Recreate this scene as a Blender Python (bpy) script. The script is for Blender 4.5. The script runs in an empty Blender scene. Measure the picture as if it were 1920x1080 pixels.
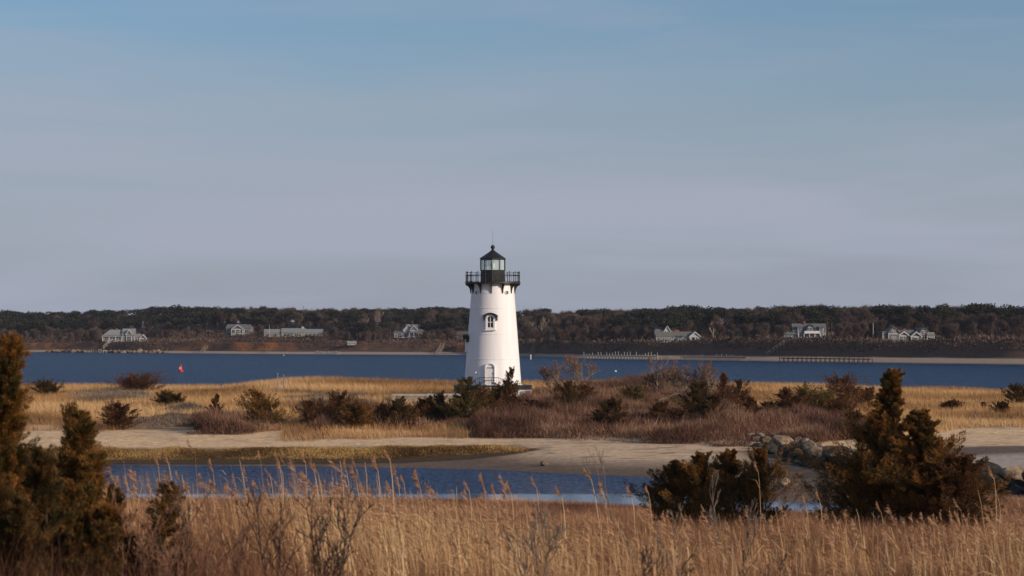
import bpy, math, random
import numpy as np
R = math.radians
scene = bpy.context.scene
COL = scene.collection

# ---------------------------------------------------------------- camera, sky, sun, exposure
F = 4725.0            # focal length in pixels of the 1920 px wide photograph
HC = 9.0              # eye height over the water
YH = 623.0            # horizon row
cam = bpy.data.cameras.new('camera')
cam_o = bpy.data.objects.new('camera', cam); COL.objects.link(cam_o)
cam.sensor_width = 36; cam.lens = F * 36 / 1920
cam.clip_start = 0.5; cam.clip_end = 20000
cam_o.location = (0, 0, HC)
cam_o.rotation_euler = (R(90) + math.atan((YH - 540) / F), 0, 0)
cam.dof.use_dof = True; cam.dof.focus_distance = 240; cam.dof.aperture_fstop = 4.5
scene.camera = cam_o

SUN_EL, SUN_AZ = R(18), R(122)       # azimuth clockwise from +Y: behind the camera, to the right
world = bpy.data.worlds.new('World'); scene.world = world; world.use_nodes = True
nt = world.node_tree; nt.nodes.clear()
out = nt.nodes.new('ShaderNodeOutputWorld'); bg = nt.nodes.new('ShaderNodeBackground')
sky = nt.nodes.new('ShaderNodeTexSky'); sky.sky_type = 'NISHITA'; sky.sun_disc = False
sky.sun_elevation = SUN_EL; sky.sun_rotation = SUN_AZ
sky.air_density = 1.0; sky.dust_density = 1.4; sky.ozone_density = 5.0; sky.altitude = 10
# thin veil of high cirrus mixed into the sky by direction
tc = nt.nodes.new('ShaderNodeTexCoord'); mp = nt.nodes.new('ShaderNodeMapping')
mp.inputs['Scale'].default_value = (1.6, 1.6, 13); mp.inputs['Rotation'].default_value = (0, R(3.2), 0)
ns = nt.nodes.new('ShaderNodeTexNoise'); ns.inputs['Scale'].default_value = 2.2
ns.inputs['Detail'].default_value = 5; ns.inputs['Roughness'].default_value = 0.5; ns.inputs['Distortion'].default_value = 0.5
rp = nt.nodes.new('ShaderNodeMapRange'); rp.interpolation_type = 'SMOOTHSTEP'
rp.inputs['From Min'].default_value = 0.36; rp.inputs['From Max'].default_value = 0.72
rp.inputs['To Min'].default_value = 0.02; rp.inputs['To Max'].default_value = 0.46
sep = nt.nodes.new('ShaderNodeSeparateXYZ'); lowband = nt.nodes.new('ShaderNodeValToRGB')   # the veil thickens towards the horizon
lowband.color_ramp.interpolation = 'EASE'; _e = lowband.color_ramp.elements
_e[0].position = 0.0; _e[0].color = (.70,)*3 + (1,); _e[1].position = .30; _e[1].color = (.0,)*3 + (1,)
for q, v in ((.035, .68), (.07, .48), (.10, .24), (.13, .04)):
    e = _e.new(q); e.color = (v, v, v, 1)
mx2 = nt.nodes.new('ShaderNodeMath'); mx2.operation = 'ADD'; mx2.use_clamp = True
mixc = nt.nodes.new('ShaderNodeMix'); mixc.data_type = 'RGBA'
VEIL = (3.45, 3.75, 4.6, 1)
mixc.inputs['B'].default_value = VEIL
L = nt.links.new
L(tc.outputs['Generated'], mp.inputs['Vector']); L(mp.outputs[0], ns.inputs['Vector']); L(ns.outputs['Fac'], rp.inputs['Value'])
L(tc.outputs['Generated'], sep.inputs[0]); L(sep.outputs['Z'], lowband.inputs['Fac'])
L(rp.outputs[0], mx2.inputs[0]); L(lowband.outputs[0], mx2.inputs[1])
L(sky.outputs[0], mixc.inputs['A']); L(mx2.outputs[0], mixc.inputs['Factor'])
L(mixc.outputs['Result'], bg.inputs['Color']); L(bg.outputs[0], out.inputs['Surface'])
bg.inputs['Strength'].default_value = 0.108

sun = bpy.data.lights.new('sun', 'SUN'); sun.energy = 3.8; sun.angle = R(0.5); sun.color = (1.0, 0.82, 0.655)
sun_o = bpy.data.objects.new('sun', sun); COL.objects.link(sun_o)
sun_o.rotation_euler = (R(90) - SUN_EL, 0, math.pi - SUN_AZ)
scene.view_settings.view_transform = 'Standard'; scene.view_settings.look = 'None'
scene.view_settings.exposure = 0.0; scene.view_settings.gamma = 1.0
scene.view_settings.use_curve_mapping = False

# ---------------------------------------------------------------- helpers
def tag(o, label=None, cat=None, group=None, kind=None):
    if label: o['label'] = label
    if cat: o['category'] = cat
    if group: o['group'] = group
    if kind: o['kind'] = kind
    return o

def npmesh(name, V, Fc, attrs=None, smooth=False):
    me = bpy.data.meshes.new(name)
    V = np.ascontiguousarray(V, dtype=np.float32); Fc = np.ascontiguousarray(Fc, dtype=np.int32)
    n, k = Fc.shape
    me.vertices.add(len(V)); me.vertices.foreach_set('co', V.ravel())
    me.loops.add(n * k); me.loops.foreach_set('vertex_index', Fc.ravel())
    me.polygons.add(n); me.polygons.foreach_set('loop_start', np.arange(0, n * k, k, dtype=np.int32))
    me.polygons.foreach_set('loop_total', np.full(n, k, dtype=np.int32))
    if smooth: me.polygons.foreach_set('use_smooth', np.ones(n, dtype=bool))
    me.update(calc_edges=True)
    for an, (dom, arr) in (attrs or {}).items():
        a = me.attributes.new(an, 'FLOAT' if arr.ndim == 1 else 'FLOAT_COLOR', dom)
        a.data.foreach_set('value' if arr.ndim == 1 else 'color', np.ascontiguousarray(arr, dtype=np.float32).ravel())
    return me

def link(name, me, m, parent=None, loc=None):
    o = bpy.data.objects.new(name, me); COL.objects.link(o)
    for q in (m if isinstance(m, (list, tuple)) else [m]):
        if q is not None: me.materials.append(q)
    if parent is not None: o.parent = parent
    if loc is not None: o.location = loc
    return o

def empty(name, loc, rz=0.0):
    o = bpy.data.objects.new(name, None); COL.objects.link(o)
    o.location = loc; o.rotation_euler = (0, 0, rz); o.empty_display_size = 0.2
    return o

class MB:
    """collects polygons of one mesh"""
    def __init__(s): s.v = []; s.f = []; s.m = []
    def poly(s, pts, mi=0):
        b = len(s.v); s.v += [tuple(p) for p in pts]; s.f.append(tuple(range(b, b + len(pts)))); s.m.append(mi)
    def box(s, x0, x1, y0, y1, z0, z1, mi=0):
        b = len(s.v)
        s.v += [(x0,y0,z0),(x1,y0,z0),(x1,y1,z0),(x0,y1,z0),(x0,y0,z1),(x1,y0,z1),(x1,y1,z1),(x0,y1,z1)]
        for q in ((0,3,2,1),(4,5,6,7),(0,1,5,4),(1,2,6,5),(2,3,7,6),(3,0,4,7)):
            s.f.append(tuple(b + i for i in q)); s.m.append(mi)
    def prism(s, prof, y0, y1, mi=0):
        """profile in x,z pushed along y"""
        n = len(prof); b = len(s.v)
        s.v += [(x, y0, z) for x, z in prof] + [(x, y1, z) for x, z in prof]
        s.f.append(tuple(b + i for i in range(n))); s.f.append(tuple(b + n + i for i in reversed(range(n)))); s.m += [mi, mi]
        for i in range(n):
            j = (i + 1) % n
            s.f.append((b + j, b + i, b + n + i, b + n + j)); s.m.append(mi)
    def prismx(s, prof, x0, x1, mi=0):
        """profile in y,z pushed along x"""
        n = len(prof); b = len(s.v)
        s.v += [(x0, y, z) for y, z in prof] + [(x1, y, z) for y, z in prof]
        s.f.append(tuple(b + i for i in reversed(range(n)))); s.f.append(tuple(b + n + i for i in range(n))); s.m += [mi, mi]
        for i in range(n):
            j = (i + 1) % n
            s.f.append((b + i, b + j, b + n + j, b + n + i)); s.m.append(mi)
    def lathe(s, prof, n=48, mi=0, cx=0, cy=0, ph=0.0, caps=True):
        b = len(s.v); k = len(prof)
        for i in range(n):
            a = ph + 2 * math.pi * i / n
            s.v += [(cx + r * math.sin(a), cy - r * math.cos(a), z) for r, z in prof]
        for i in range(n):
            j = (i + 1) % n
            for q in range(k - 1):
                s.f.append((b + i*k + q, b + j*k + q, b + j*k + q + 1, b + i*k + q + 1)); s.m.append(mi)
        if caps:
            s.f.append(tuple(b + i*k for i in reversed(range(n)))); s.m.append(mi)
            s.f.append(tuple(b + i*k + k - 1 for i in range(n))); s.m.append(mi)
    def tube(s, pts, rad, n=6, mi=0):
        pts = [np.array(p, float) for p in pts]; b = len(s.v)
        rr = rad if isinstance(rad, (list, tuple)) else [rad] * len(pts)
        for i, p in enumerate(pts):
            d = pts[min(i + 1, len(pts) - 1)] - pts[max(i - 1, 0)]; d /= np.linalg.norm(d) + 1e-9
            u = np.cross(d, (0, 0, 1) if abs(d[2]) < .9 else (1, 0, 0)); u /= np.linalg.norm(u); w = np.cross(d, u)
            for q in range(n):
                a = 2 * math.pi * q / n
                s.v.append(tuple(p + rr[i] * (math.cos(a) * u + math.sin(a) * w)))
        for i in range(len(pts) - 1):
            for q in range(n):
                r = (q + 1) % n
                s.f.append((b + i*n + q, b + i*n + r, b + (i+1)*n + r, b + (i+1)*n + q)); s.m.append(mi)
        s.f.append(tuple(b + q for q in reversed(range(n)))); s.f.append(tuple(b + (len(pts)-1)*n + q for q in range(n))); s.m += [mi, mi]
    def xf(s, M):
        s.v = [tuple((M @ np.array([*p, 1.0]))[:3]) for p in s.v]; return s
    def build(s, name, m, parent=None, smooth=False, loc=None, auto=None):
        me = bpy.data.meshes.new(name); me.from_pydata(s.v, [], s.f); me.update()
        me.polygons.foreach_set('material_index', s.m)
        if smooth: me.polygons.foreach_set('use_smooth', [True] * len(s.f))
        o = link(name, me, m, parent, loc)
        if auto is not None:
            me.polygons.foreach_set('use_smooth', [True] * len(s.f))
            try: me.set_sharp_from_angle(angle=R(auto))
            except Exception: pass
        return o

def Rz(a):
    c, s = math.cos(a), math.sin(a)
    return np.array([[c,-s,0,0],[s,c,0,0],[0,0,1,0],[0,0,0,1]], float)
def Tr(x, y, z): M = np.eye(4); M[:3, 3] = (x, y, z); return M

# value noise
def _hash(ix, iy, sd):
    h = np.sin(ix * 127.1 + iy * 311.7 + sd * 74.7) * 43758.5453
    return h - np.floor(h)
def vn(x, y, sd=0):
    x = np.asarray(x, float); y = np.asarray(y, float)
    ix = np.floor(x); iy = np.floor(y); fx = x - ix; fy = y - iy
    fx = fx*fx*(3-2*fx); fy = fy*fy*(3-2*fy)
    a = _hash(ix, iy, sd); b = _hash(ix+1, iy, sd); c = _hash(ix, iy+1, sd); d = _hash(ix+1, iy+1, sd)
    return (a*(1-fx)+b*fx)*(1-fy) + (c*(1-fx)+d*fx)*fy
def fbm(x, y, sd=0, o=4):
    s = 0; a = .5
    for i in range(o): s = s + a * vn(x * 2**i, y * 2**i, sd + i * 3.1); a *= .5
    return s
def sstep(a, b, x):
    t = np.clip((x - a) / (b - a), 0, 1); return t*t*(3-2*t)

# ---------------------------------------------------------------- materials
def new_mat(name):
    m = bpy.data.materials.new(name); m.use_nodes = True
    return m, m.node_tree, m.node_tree.nodes['Principled BSDF']
def mat(name, c, rough=.7, spec=.3, var=.12, scale=6.0, metal=0.0, bump=0.0, detail=4, trans=None):
    m, t, p = new_mat(name)
    p.inputs['Roughness'].default_value = rough; p.inputs['Specular IOR Level'].default_value = spec
    p.inputs['Metallic'].default_value = metal
    tcx = t.nodes.new('ShaderNodeTexCoord'); nz = t.nodes.new('ShaderNodeTexNoise')
    nz.inputs['Scale'].default_value = scale; nz.inputs['Detail'].default_value = detail
    t.links.new(tcx.outputs['Object'], nz.inputs['Vector'])
    r = t.nodes.new('ShaderNodeValToRGB')
    r.color_ramp.elements[0].position = .3; r.color_ramp.elements[1].position = .7
    r.color_ramp.elements[0].color = tuple(min(1, x * (1 - var)) for x in c) + (1,)
    r.color_ramp.elements[1].color = tuple(min(1, x * (1 + var)) for x in c) + (1,)
    t.links.new(nz.outputs['Fac'], r.inputs[0]); t.links.new(r.outputs[0], p.inputs['Base Color'])
    if bump:
        bp = t.nodes.new('ShaderNodeBump'); bp.inputs['Strength'].default_value = bump; bp.inputs['Distance'].default_value = .05
        t.links.new(nz.outputs['Fac'], bp.inputs['Height']); t.links.new(bp.outputs[0], p.inputs['Normal'])
    return m
def veg(name, stops, rough=.75, spec=.15, transl=.25):
    """foliage: colour from the per-leaf 'tone' attribute"""
    m, t, p = new_mat(name)
    p.inputs['Roughness'].default_value = rough; p.inputs['Specular IOR Level'].default_value = spec
    a = t.nodes.new('ShaderNodeAttribute'); a.attribute_name = 'tone'
    r = t.nodes.new('ShaderNodeValToRGB')
    el = r.color_ramp.elements
    while len(el) < len(stops): el.new(.5)
    for e, (q, c) in zip(el, stops): e.position = q; e.color = tuple(c) + (1,)
    t.links.new(a.outputs['Fac'], r.inputs[0]); t.links.new(r.outputs[0], p.inputs['Base Color'])
    if transl:
        tr = t.nodes.new('ShaderNodeBsdfTranslucent'); mx = t.nodes.new('ShaderNodeMixShader'); mx.inputs[0].default_value = transl
        t.links.new(r.outputs[0], tr.inputs['Color'])
        t.links.new(p.outputs[0], mx.inputs[1]); t.links.new(tr.outputs[0], mx.inputs[2])
        t.links.new(mx.outputs[0], t.nodes['Material Output'].inputs['Surface'])
    return m

M = {}
M['cedar'] = veg('cedar_foliage', [(0, (.045,.040,.012)), (.35, (.105,.066,.018)), (.7, (.22,.098,.022)), (1, (.34,.15,.038))])
M['cedar_dark'] = veg('cedar_foliage_green', [(0, (.028,.026,.010)), (.45, (.07,.050,.016)), (.8, (.14,.066,.02)), (1, (.22,.095,.028))])
M['cedar_rust'] = veg('cedar_foliage_rust', [(0, (.06,.035,.016)), (.5, (.12,.052,.02)), (1, (.20,.085,.035))])
M['cedar_olive'] = veg('cedar_foliage_olive', [(0, (.045,.040,.013)), (.5, (.11,.078,.022)), (1, (.21,.13,.035))])
M['bark'] = mat('bark', (.16,.12,.095), .9, .1, .3, 12, bump=.5)
M['twig_grey'] = veg('grey_twigs', [(0, (.10,.075,.06)), (.5, (.17,.13,.10)), (1, (.30,.24,.19))], transl=0)
M['twig_dark'] = veg('dark_twigs', [(0, (.028,.019,.016)), (.6, (.06,.040,.031)), (1, (.13,.09,.07))], transl=0)
M['thicket'] = veg('thicket_twigs', [(0, (.075,.034,.023)), (.5, (.18,.090,.058)), (1, (.37,.23,.135))], transl=.1)
M['dune_grass'] = veg('dune_grass_blades', [(0, (.23,.125,.055)), (.5, (.50,.285,.115)), (1, (.70,.46,.22))], transl=.3)
M['marsh_grass'] = veg('marsh_grass_blades', [(0, (.09,.048,.016)), (.5, (.30,.165,.052)), (1, (.56,.36,.13))], transl=.2)
M['reed'] = veg('reed_stems', [(0, (.18,.085,.04)), (.4, (.38,.20,.09)), (.75, (.66,.42,.20)), (1, (.86,.63,.36))], transl=.25)
M['reed_plume'] = veg('reed_plumes', [(0, (.34,.175,.095)), (1, (.66,.40,.22))], transl=.35)
M['meadow'] = veg('meadow_grass', [(0, (.105,.045,.026)), (.5, (.31,.145,.075)), (1, (.56,.31,.155))], transl=.25)
M['pine'] = veg('pine_needles', [(0, (.016,.018,.012)), (.5, (.030,.032,.019)), (1, (.052,.048,.028))], transl=.1)
M['bare'] = veg('bare_wood', [(0, (.058,.040,.032)), (.5, (.105,.071,.055)), (1, (.165,.118,.092))], transl=.1)
M['scrub'] = veg('shore_scrub', [(0, (.052,.034,.026)), (.5, (.10,.063,.045)), (1, (.18,.115,.075))], transl=.1)
M['white'] = mat('white_paint', (.79,.77,.755), .55, .3, .045, 1.2, bump=.02)
M['white_trim'] = mat('white_trim', (.72,.72,.71), .5, .3, .03)
t = M['white'].node_tree; nz_ = [q for q in t.nodes if q.type == 'TEX_NOISE'][0]; mp_ = t.nodes.new('ShaderNodeMapping'); mp_.inputs['Scale'].default_value = (2.2, 2.2, .16)   # faint run marks down the paint
tc_ = [q for q in t.nodes if q.type == 'TEX_COORD'][0]; t.links.new(tc_.outputs['Object'], mp_.inputs[0]); t.links.new(mp_.outputs[0], nz_.inputs['Vector'])
M['black_iron'] = mat('black_iron', (.018,.017,.016), .45, .4, .3, 8)
M['granite'] = mat('granite', (.30,.235,.165), .85, .2, .3, 5, bump=.4)
M['concrete'] = mat('concrete', (.42,.38,.33), .85, .2, .2, 3, bump=.2)
M['shingle'] = mat('weathered_shingles', (.16,.145,.13), .9, .1, .2, 3, bump=.3)
M['shingle_light'] = mat('silver_shingles', (.25,.24,.22), .9, .1, .15, 3, bump=.3)
M['house_trim'] = mat('house_trim', (.50,.50,.49), .6, .2, .05)
M['house_white'] = mat('house_white', (.42,.42,.41), .6, .2, .05)
M['roof_grey'] = mat('roof_grey', (.15,.15,.14), .9, .1, .2, 2, bump=.2)
M['roof_pale'] = mat('roof_pale', (.24,.25,.24), .9, .1, .1, 2, bump=.2)
M['roof_brown'] = mat('roof_brown', (.12,.095,.085), .9, .1, .2, 2)
M['brick'] = mat('chimney_brick', (.22,.10,.07), .9, .1, .2, 8)
M['timber'] = mat('weathered_timber', (.22,.18,.145), .9, .1, .25, 5)
M['timber_pale'] = mat('pale_timber', (.38,.355,.30), .85, .15, .2, 5)
M['timber_dark'] = mat('dark_timber', (.06,.045,.035), .9, .1, .2, 5)
M['red'] = mat('red_buoy_paint', (.50,.028,.02), .4, .4, .1)
M['purple'] = mat('purple_print', (.13,.035,.20), .5, .3, .05)
M['sign_grey'] = mat('sign_grey_text', (.40,.40,.42), .5, .3, .05)
m, t, p = new_mat('window_dark'); p.inputs['Base Color'].default_value = (.02,.024,.03,1); p.inputs['Roughness'].default_value = .12
M['pane'] = m
m, t, p = new_mat('lantern_glass')
p.inputs['Base Color'].default_value = (.80,.90,.88,1); p.inputs['Roughness'].default_value = .03
mx = t.nodes.new('ShaderNodeMixShader'); tb = t.nodes.new('ShaderNodeBsdfTransparent'); tb.inputs[0].default_value = (.95,.98,.97,1); mx.inputs[0].default_value = .22
t.links.new(tb.outputs[0], mx.inputs[1]); t.links.new(p.outputs[0], mx.inputs[2]); t.links.new(mx.outputs[0], t.nodes['Material Output'].inputs['Surface'])
M['glass'] = m
m, t, p = new_mat('lens_crystal'); p.inputs['Base Color'].default_value = (.75,.82,.80,1); p.inputs['Roughness'].default_value = .1
M['lens'] = m

# rocks
def rock_mat(name, a, b, c):
    m, t, p = new_mat(name); p.inputs['Roughness'].default_value = .88; p.inputs['Specular IOR Level'].default_value = .2
    tcx = t.nodes.new('ShaderNodeTexCoord'); nz = t.nodes.new('ShaderNodeTexNoise'); nz.inputs['Scale'].default_value = 2.5; nz.inputs['Detail'].default_value = 8
    oi = t.nodes.new('ShaderNodeObjectInfo'); add = t.nodes.new('ShaderNodeMath'); add.operation = 'MULTIPLY_ADD'; add.inputs[1].default_value = .35
    t.links.new(tcx.outputs['Object'], nz.inputs['Vector'])
    t.links.new(oi.outputs['Random'], add.inputs[0]); t.links.new(nz.outputs['Fac'], add.inputs[2])
    r = t.nodes.new('ShaderNodeValToRGB'); r.color_ramp.elements.new(.5)
    for e, (q, cc) in zip(r.color_ramp.elements, ((.4, a), (.65, b), (.9, c))): e.position = q; e.color = cc + (1,)
    t.links.new(add.outputs[0], r.inputs[0]); t.links.new(r.outputs[0], p.inputs['Base Color'])
    bp = t.nodes.new('ShaderNodeBump'); bp.inputs['Strength'].default_value = .6; bp.inputs['Distance'].default_value = .08
    t.links.new(nz.outputs['Fac'], bp.inputs['Height']); t.links.new(bp.outputs[0], p.inputs['Normal'])
    return m
M['rock'] = rock_mat('jetty_rock', (.07,.048,.032), (.15,.105,.068), (.31,.225,.15))

# ---------------------------------------------------------------- terrain
def pip(poly, x, y):
    x = np.asarray(x, float); y = np.asarray(y, float); ins = np.zeros(x.shape, bool); n = len(poly)
    for i in range(n):
        x1, y1 = poly[i]; x2, y2 = poly[(i+1) % n]
        if y1 == y2: continue
        c = ((y1 > y) != (y2 > y)) & (x < (x2-x1)*(y-y1)/(y2-y1) + x1); ins ^= c
    return ins
def sdist(poly, x, y):
    """signed distance: positive outside"""
    x = np.asarray(x, float); y = np.asarray(y, float); d = np.full(x.shape, 1e9); n = len(poly)
    for i in range(n):
        x1, y1 = poly[i]; x2, y2 = poly[(i+1) % n]; dx, dy = x2-x1, y2-y1
        t = np.clip(((x-x1)*dx + (y-y1)*dy)/(dx*dx+dy*dy), 0, 1)
        d = np.minimum(d, np.hypot(x-x1-t*dx, y-y1-t*dy))
    return np.where(pip(poly, x, y), -d, d)

POND = [(-60,171),(-29,170.5),(-14,169),(-2,165.5),(1.4,161.5),(5,158.8),(8,156.8),(9.4,150),(11,141),(13.5,134.5),(17.5,133.5),(19.5,128),
        (17,121.5),(13.3,120),(9.5,122.5),(6.4,125.8),(2.5,129.3),(-2.8,130.6),(-10,132),(-30,131),(-60,132)]
MARSH = [(-60,171.5),(-29,171.2),(-15,170.5),(-7,170),(-3,171),(0,173.2),(1.6,175),(0,177),(-5,177.6),(-14,178.2),(-30,178.5),(-60,179)]
SX = [-1500,-400,-233,-106,-19,0,25,79,142,300,1500]
SY = [1500,1250,1150,1040,990,945,862,780,702,600,570]
def shore(x): return np.interp(x, SX, SY) + 6*(vn(x/23., x*0+3, 5) - .5)
JET = np.array([(17.6,184.0),(19.0,172.0),(20.6,160.0),(23.4,148.0),(26.2,138.0),(29.5,128.0),(36.0,110.0)])
def jet_d(x, y):
    """distance to the right (+) or left (-) of the jetty line"""
    return x - np.interp(y, JET[::-1, 1], JET[::-1, 0])
CRX = [-80,-58,-50,-33,-26,-12,-6,0,8,20,33,45,58,80]
CRZ = [2.6,2.65,2.6,2.55,3.35,3.25,2.95,2.9,3.1,3.0,2.75,2.35,1.95,1.7]
def height(x, y):
    x = np.asarray(x, float); y = np.asarray(y, float)
    z = np.interp(y, [-60,0,12,25,40,60,80,105,125,150,170,178,191,215,235,252,262],
                     [8.2,7.3,6.7,5.85,4.9,3.75,2.45,1.0,.55,.45,.62,1.05,1.5,1.95,2.2,2.35,2.45])
    crest = np.interp(x, CRX, CRZ)
    yy = np.clip((y - 262) / 28, 0, 1); zc = 2.45 + (crest - 2.45) * yy*yy*(3-2*yy)
    z = np.where(y > 262, zc, z)
    fall = np.interp(y, [292,300,308,318,345], [0,.9,2.6,4.0,6.5]); z = z - fall
    z = z + np.where((y > 185) & (y < 300), .55*(fbm(x/7., y/9., 2) - .47), 0)
    z = z + np.where(y < 120, .3*(fbm(x/4., y/4., 8) - .47), 0)
    # hollow under the jetty's left side, gravel bed right of it
    jd = jet_d(x, y); jm = (y > 100) & (y < 184)
    side = sstep(-6, -1.2, jd) * (1 - sstep(150, 176, y))
    # gravel creek bed to the right of the jetty
    gz = .9 + .25*sstep(6, 16, jd)
    z = np.where(jm & (y > 125), z + sstep(0, 3, jd) * (np.maximum(gz, z) - z), z)
    # marsh bank
    d = sdist(MARSH, x, y); z = np.where(d < .3, np.maximum(z, .12 + .45*sstep(.3, -.5, d) + .1*vn(x/1.5, y/1.5, 4)), z)
    # pond
    d = sdist(POND, x, y); d = d + .6*(vn(x/2.2, y/2.2, 6) - .5)
    zp = np.where(d > 0, d * np.where(y < 150, .16, .085) + .02*np.sign(d), np.maximum(d*.25, -.8))
    zp = np.where((jd > -4.5) & (y > 118) & (d > 0), zp + .0, zp)
    z = np.where((y > 100) & (y < 184), np.minimum(z, np.maximum(zp, -.8)), z)
    # far shore
    s = y - shore(x)
    bl = np.interp(x, [-250,-200,-150,0,60,150,300], [3.0,3.3,3.8,3.6,4.2,4.6,4.6])
    hz = np.interp(x, [-400,-260,-200,-140,-60,0,60,100,150,200], [9,10.5,11.5,14.0,12.5,11.0,9.2,9.8,10.3,10])
    zf = np.interp(s, [-60,-8,0,9,16], [-5,-.5,0,.6,1.0]) * np.interp(x, [-100,0,60], [1,1.1,1.6])
    zf = zf + bl * sstep(16, 24, s + 3*(vn(x/9., y/9., 7)-.5))
    zf = zf + (hz - 1.5 - bl) * sstep(40, 230, s) + np.where(s > 30, 1.6*(fbm(x/30., y/30., 9) - .47), 0)
    zf = zf + np.interp(s, [230,2500,9000], [0,15,25])
    return np.where(y > 500, np.where(s > -60, zf, -5.0), np.maximum(z, -5.0))

def at(px, py, ymin=15., ymax=2500.):
    """the spot on the ground that lies under that place of the photograph"""
    dx = (px - 960) / F; dz = -(py - YH) / F
    t = np.concatenate([np.arange(ymin, 330, .25), np.arange(330, ymax, 1.)])
    t = t[t >= ymin]
    below = (HC + dz*t) <= height(dx*t, t)
    i = int(np.argmax(below)) if below.any() else len(t) - 1
    return (dx*t[i], t[i], float(height(dx*t[i], t[i])))
def on(px, D):
    x = (px - 960) / F * D; return (x, D, float(height(x, D)))
def wpoly(pts, ymin=15.): return [at(a, b, ymin)[:2] for a, b in pts]

def axis(parts):
    o = []
    for a, b, s in parts: o += list(np.arange(a, b, s))
    return np.array(o + [parts[-1][1]], float)
xs = axis([(-4000,-400,300),(-400,-260,20),(-260,-64,2.5),(-64,-40,1.5),(-40,40,.6),(40,64,1.5),(64,260,2.5),(260,400,20),(400,4000,300)])
ys = axis([(-60,10,6),(10,115,1.2),(115,195,.5),(195,305,1),(305,360,6),(360,480,40)])
ss = axis([(-60,-10,10),(-10,60,1),(60,260,5),(260,2000,60),(2000,9000,500)])
X, Y = np.meshgrid(xs, np.concatenate([ys, ss])); Y[len(ys):] = shore(xs)[None] + ss[:, None]   # far rows follow the shoreline
Z = height(X, Y); Z = height(X, Y)

# colour of the ground itself, by zone
def zones(X, Y):
    c = np.zeros(X.shape + (3,)); c[:] = (.20,.125,.075)                     # soil and litter under the reeds
    def lay(mask, col):
        nonlocal c
        w = np.clip(mask, 0, 1)[..., None]; c = c*(1-w) + np.array(col)*w
    n1 = fbm(X/6., Y/6., 11); n2 = fbm(X/1.3, Y/1.3, 12); n3 = fbm(X/18., Y/12., 13)
    lay(sstep(172, 176, Y), (.74,.51,.29))                                  # dry sand
    lay(sstep(112, 124, Y) * (1-sstep(172,176,Y)), (.17,.12,.085))           # mud
    # beach right of the marsh
    dp = sdist(POND, X, Y)
    lay(((Y > 140) & (Y < 190)) * sstep(1.5, 9, dp) * sstep(-2.5, 2.5, X) * (1-sstep(-5,-2,jet_d(X,Y))), (.62,.44,.275))
    lay(((Y > 150) & (Y < 176)) * sstep(.45,.62,n2) * sstep(6,2,dp) * .3, (.12,.085,.06))
    lay(((Y > 172) & (Y < 196)) * sstep(.56,.66, fbm(X/1.1, Y/.7, 17)) * .35, (.30,.20,.12))
    lay(((Y > 160) & (Y < 182) & (X > 0)) * sstep(.60,.68, fbm(X/2.6, Y/.8, 18)) * .7, (.16,.11,.07))
    dm = sdist(MARSH, X, Y)
    lay(sstep(.9, .1, dm)*(Y < 176), (.045,.032,.022)); lay(sstep(.25, -.3, dm), (.085,.055,.026))
    lay(sstep(1.6, 0.2, dm) * (Y > 176) * .8, (.24,.16,.09))                 # wrack line above the marsh
    # grassy dune ground
    g = sstep(191, 196, Y + 8*(n1-.5)) * (Y < 312)
    lay(g * sstep(.36,.5, n1*.6 + n3*.4 + .06), (.38,.24,.125))
    lay(((Y > 297) & (Y < 330)) * 1., (.52,.42,.32))
    # gravel bed right of the jetty, mud left of it
    jd = jet_d(X, Y)
    lay(sstep(-.5, 1., jd) * (Y > 120) * (1-sstep(161,167,Y+4*(n1-.5))), (.48,.39,.30))
    lay(sstep(-14, -5, jd) * (1-sstep(0,1,jd)) * (1-sstep(160,170,Y)) * (Y > 118), (.10,.072,.05))
    lay(sstep(-14,-5,jd) * (1-sstep(0,1,jd)) * ((Y > 118)&(Y < 170)) * sstep(.5,.6,n2) * .25, (.30,.24,.18))
    # far shore
    s = Y - shore(X); fs = (Y > 500)
    bn = fbm(X/14., Y/40., 21)
    lay(fs * 1., (.095,.066,.05))
    lay(fs * (1-sstep(13,17,s+1.5*(n1-.5))), (.40,.30,.21))
    lay(fs * (1-sstep(1.5,3.5,s)), (.22,.17,.12))
    or_ = sstep(.45,.58, bn) * (1-sstep(-8, 5, X)) * sstep(.35,.6,fbm(X/4.,Y/6.,25)+.05) + .12
    lay(fs * ((s > 17) & (s < 27)) * or_, (.38,.14,.042))
    lay(fs * ((s > 26) & (s < 60)) * sstep(.45,.6, fbm(X/20., Y/20., 22)) * .6, (.13,.09,.06))
    return np.clip(c, 0, 1)
C = zones(X, Y)
ny, nx = X.shape
idx = np.arange(nx*ny).reshape(ny, nx)
Fq = np.stack([idx[:-1,:-1], idx[:-1,1:], idx[1:,1:], idx[1:,:-1]], -1).reshape(-1, 4)
me = npmesh('ground', np.stack([X, Y, Z], -1).reshape(-1, 3), Fq,
            {'zone': ('POINT', np.concatenate([C.reshape(-1, 3), np.ones((nx*ny, 1))], 1))}, smooth=True)
m, t, p = new_mat('ground'); p.inputs['Roughness'].default_value = .95; p.inputs['Specular IOR Level'].default_value = .1
a = t.nodes.new('ShaderNodeAttribute'); a.attribute_name = 'zone'
tcx = t.nodes.new('ShaderNodeTexCoord'); nz = t.nodes.new('ShaderNodeTexNoise'); nz.inputs['Scale'].default_value = 2.2; nz.inputs['Detail'].default_value = 9; nz.inputs['Roughness'].default_value = .65
t.links.new(tcx.outputs['Object'], nz.inputs['Vector'])
mr = t.nodes.new('ShaderNodeMapRange'); mr.inputs['From Min'].default_value = .3; mr.inputs['From Max'].default_value = .7; mr.inputs['To Min'].default_value = .66; mr.inputs['To Max'].default_value = 1.25
mm = t.nodes.new('ShaderNodeVectorMath'); mm.operation = 'SCALE'
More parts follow.
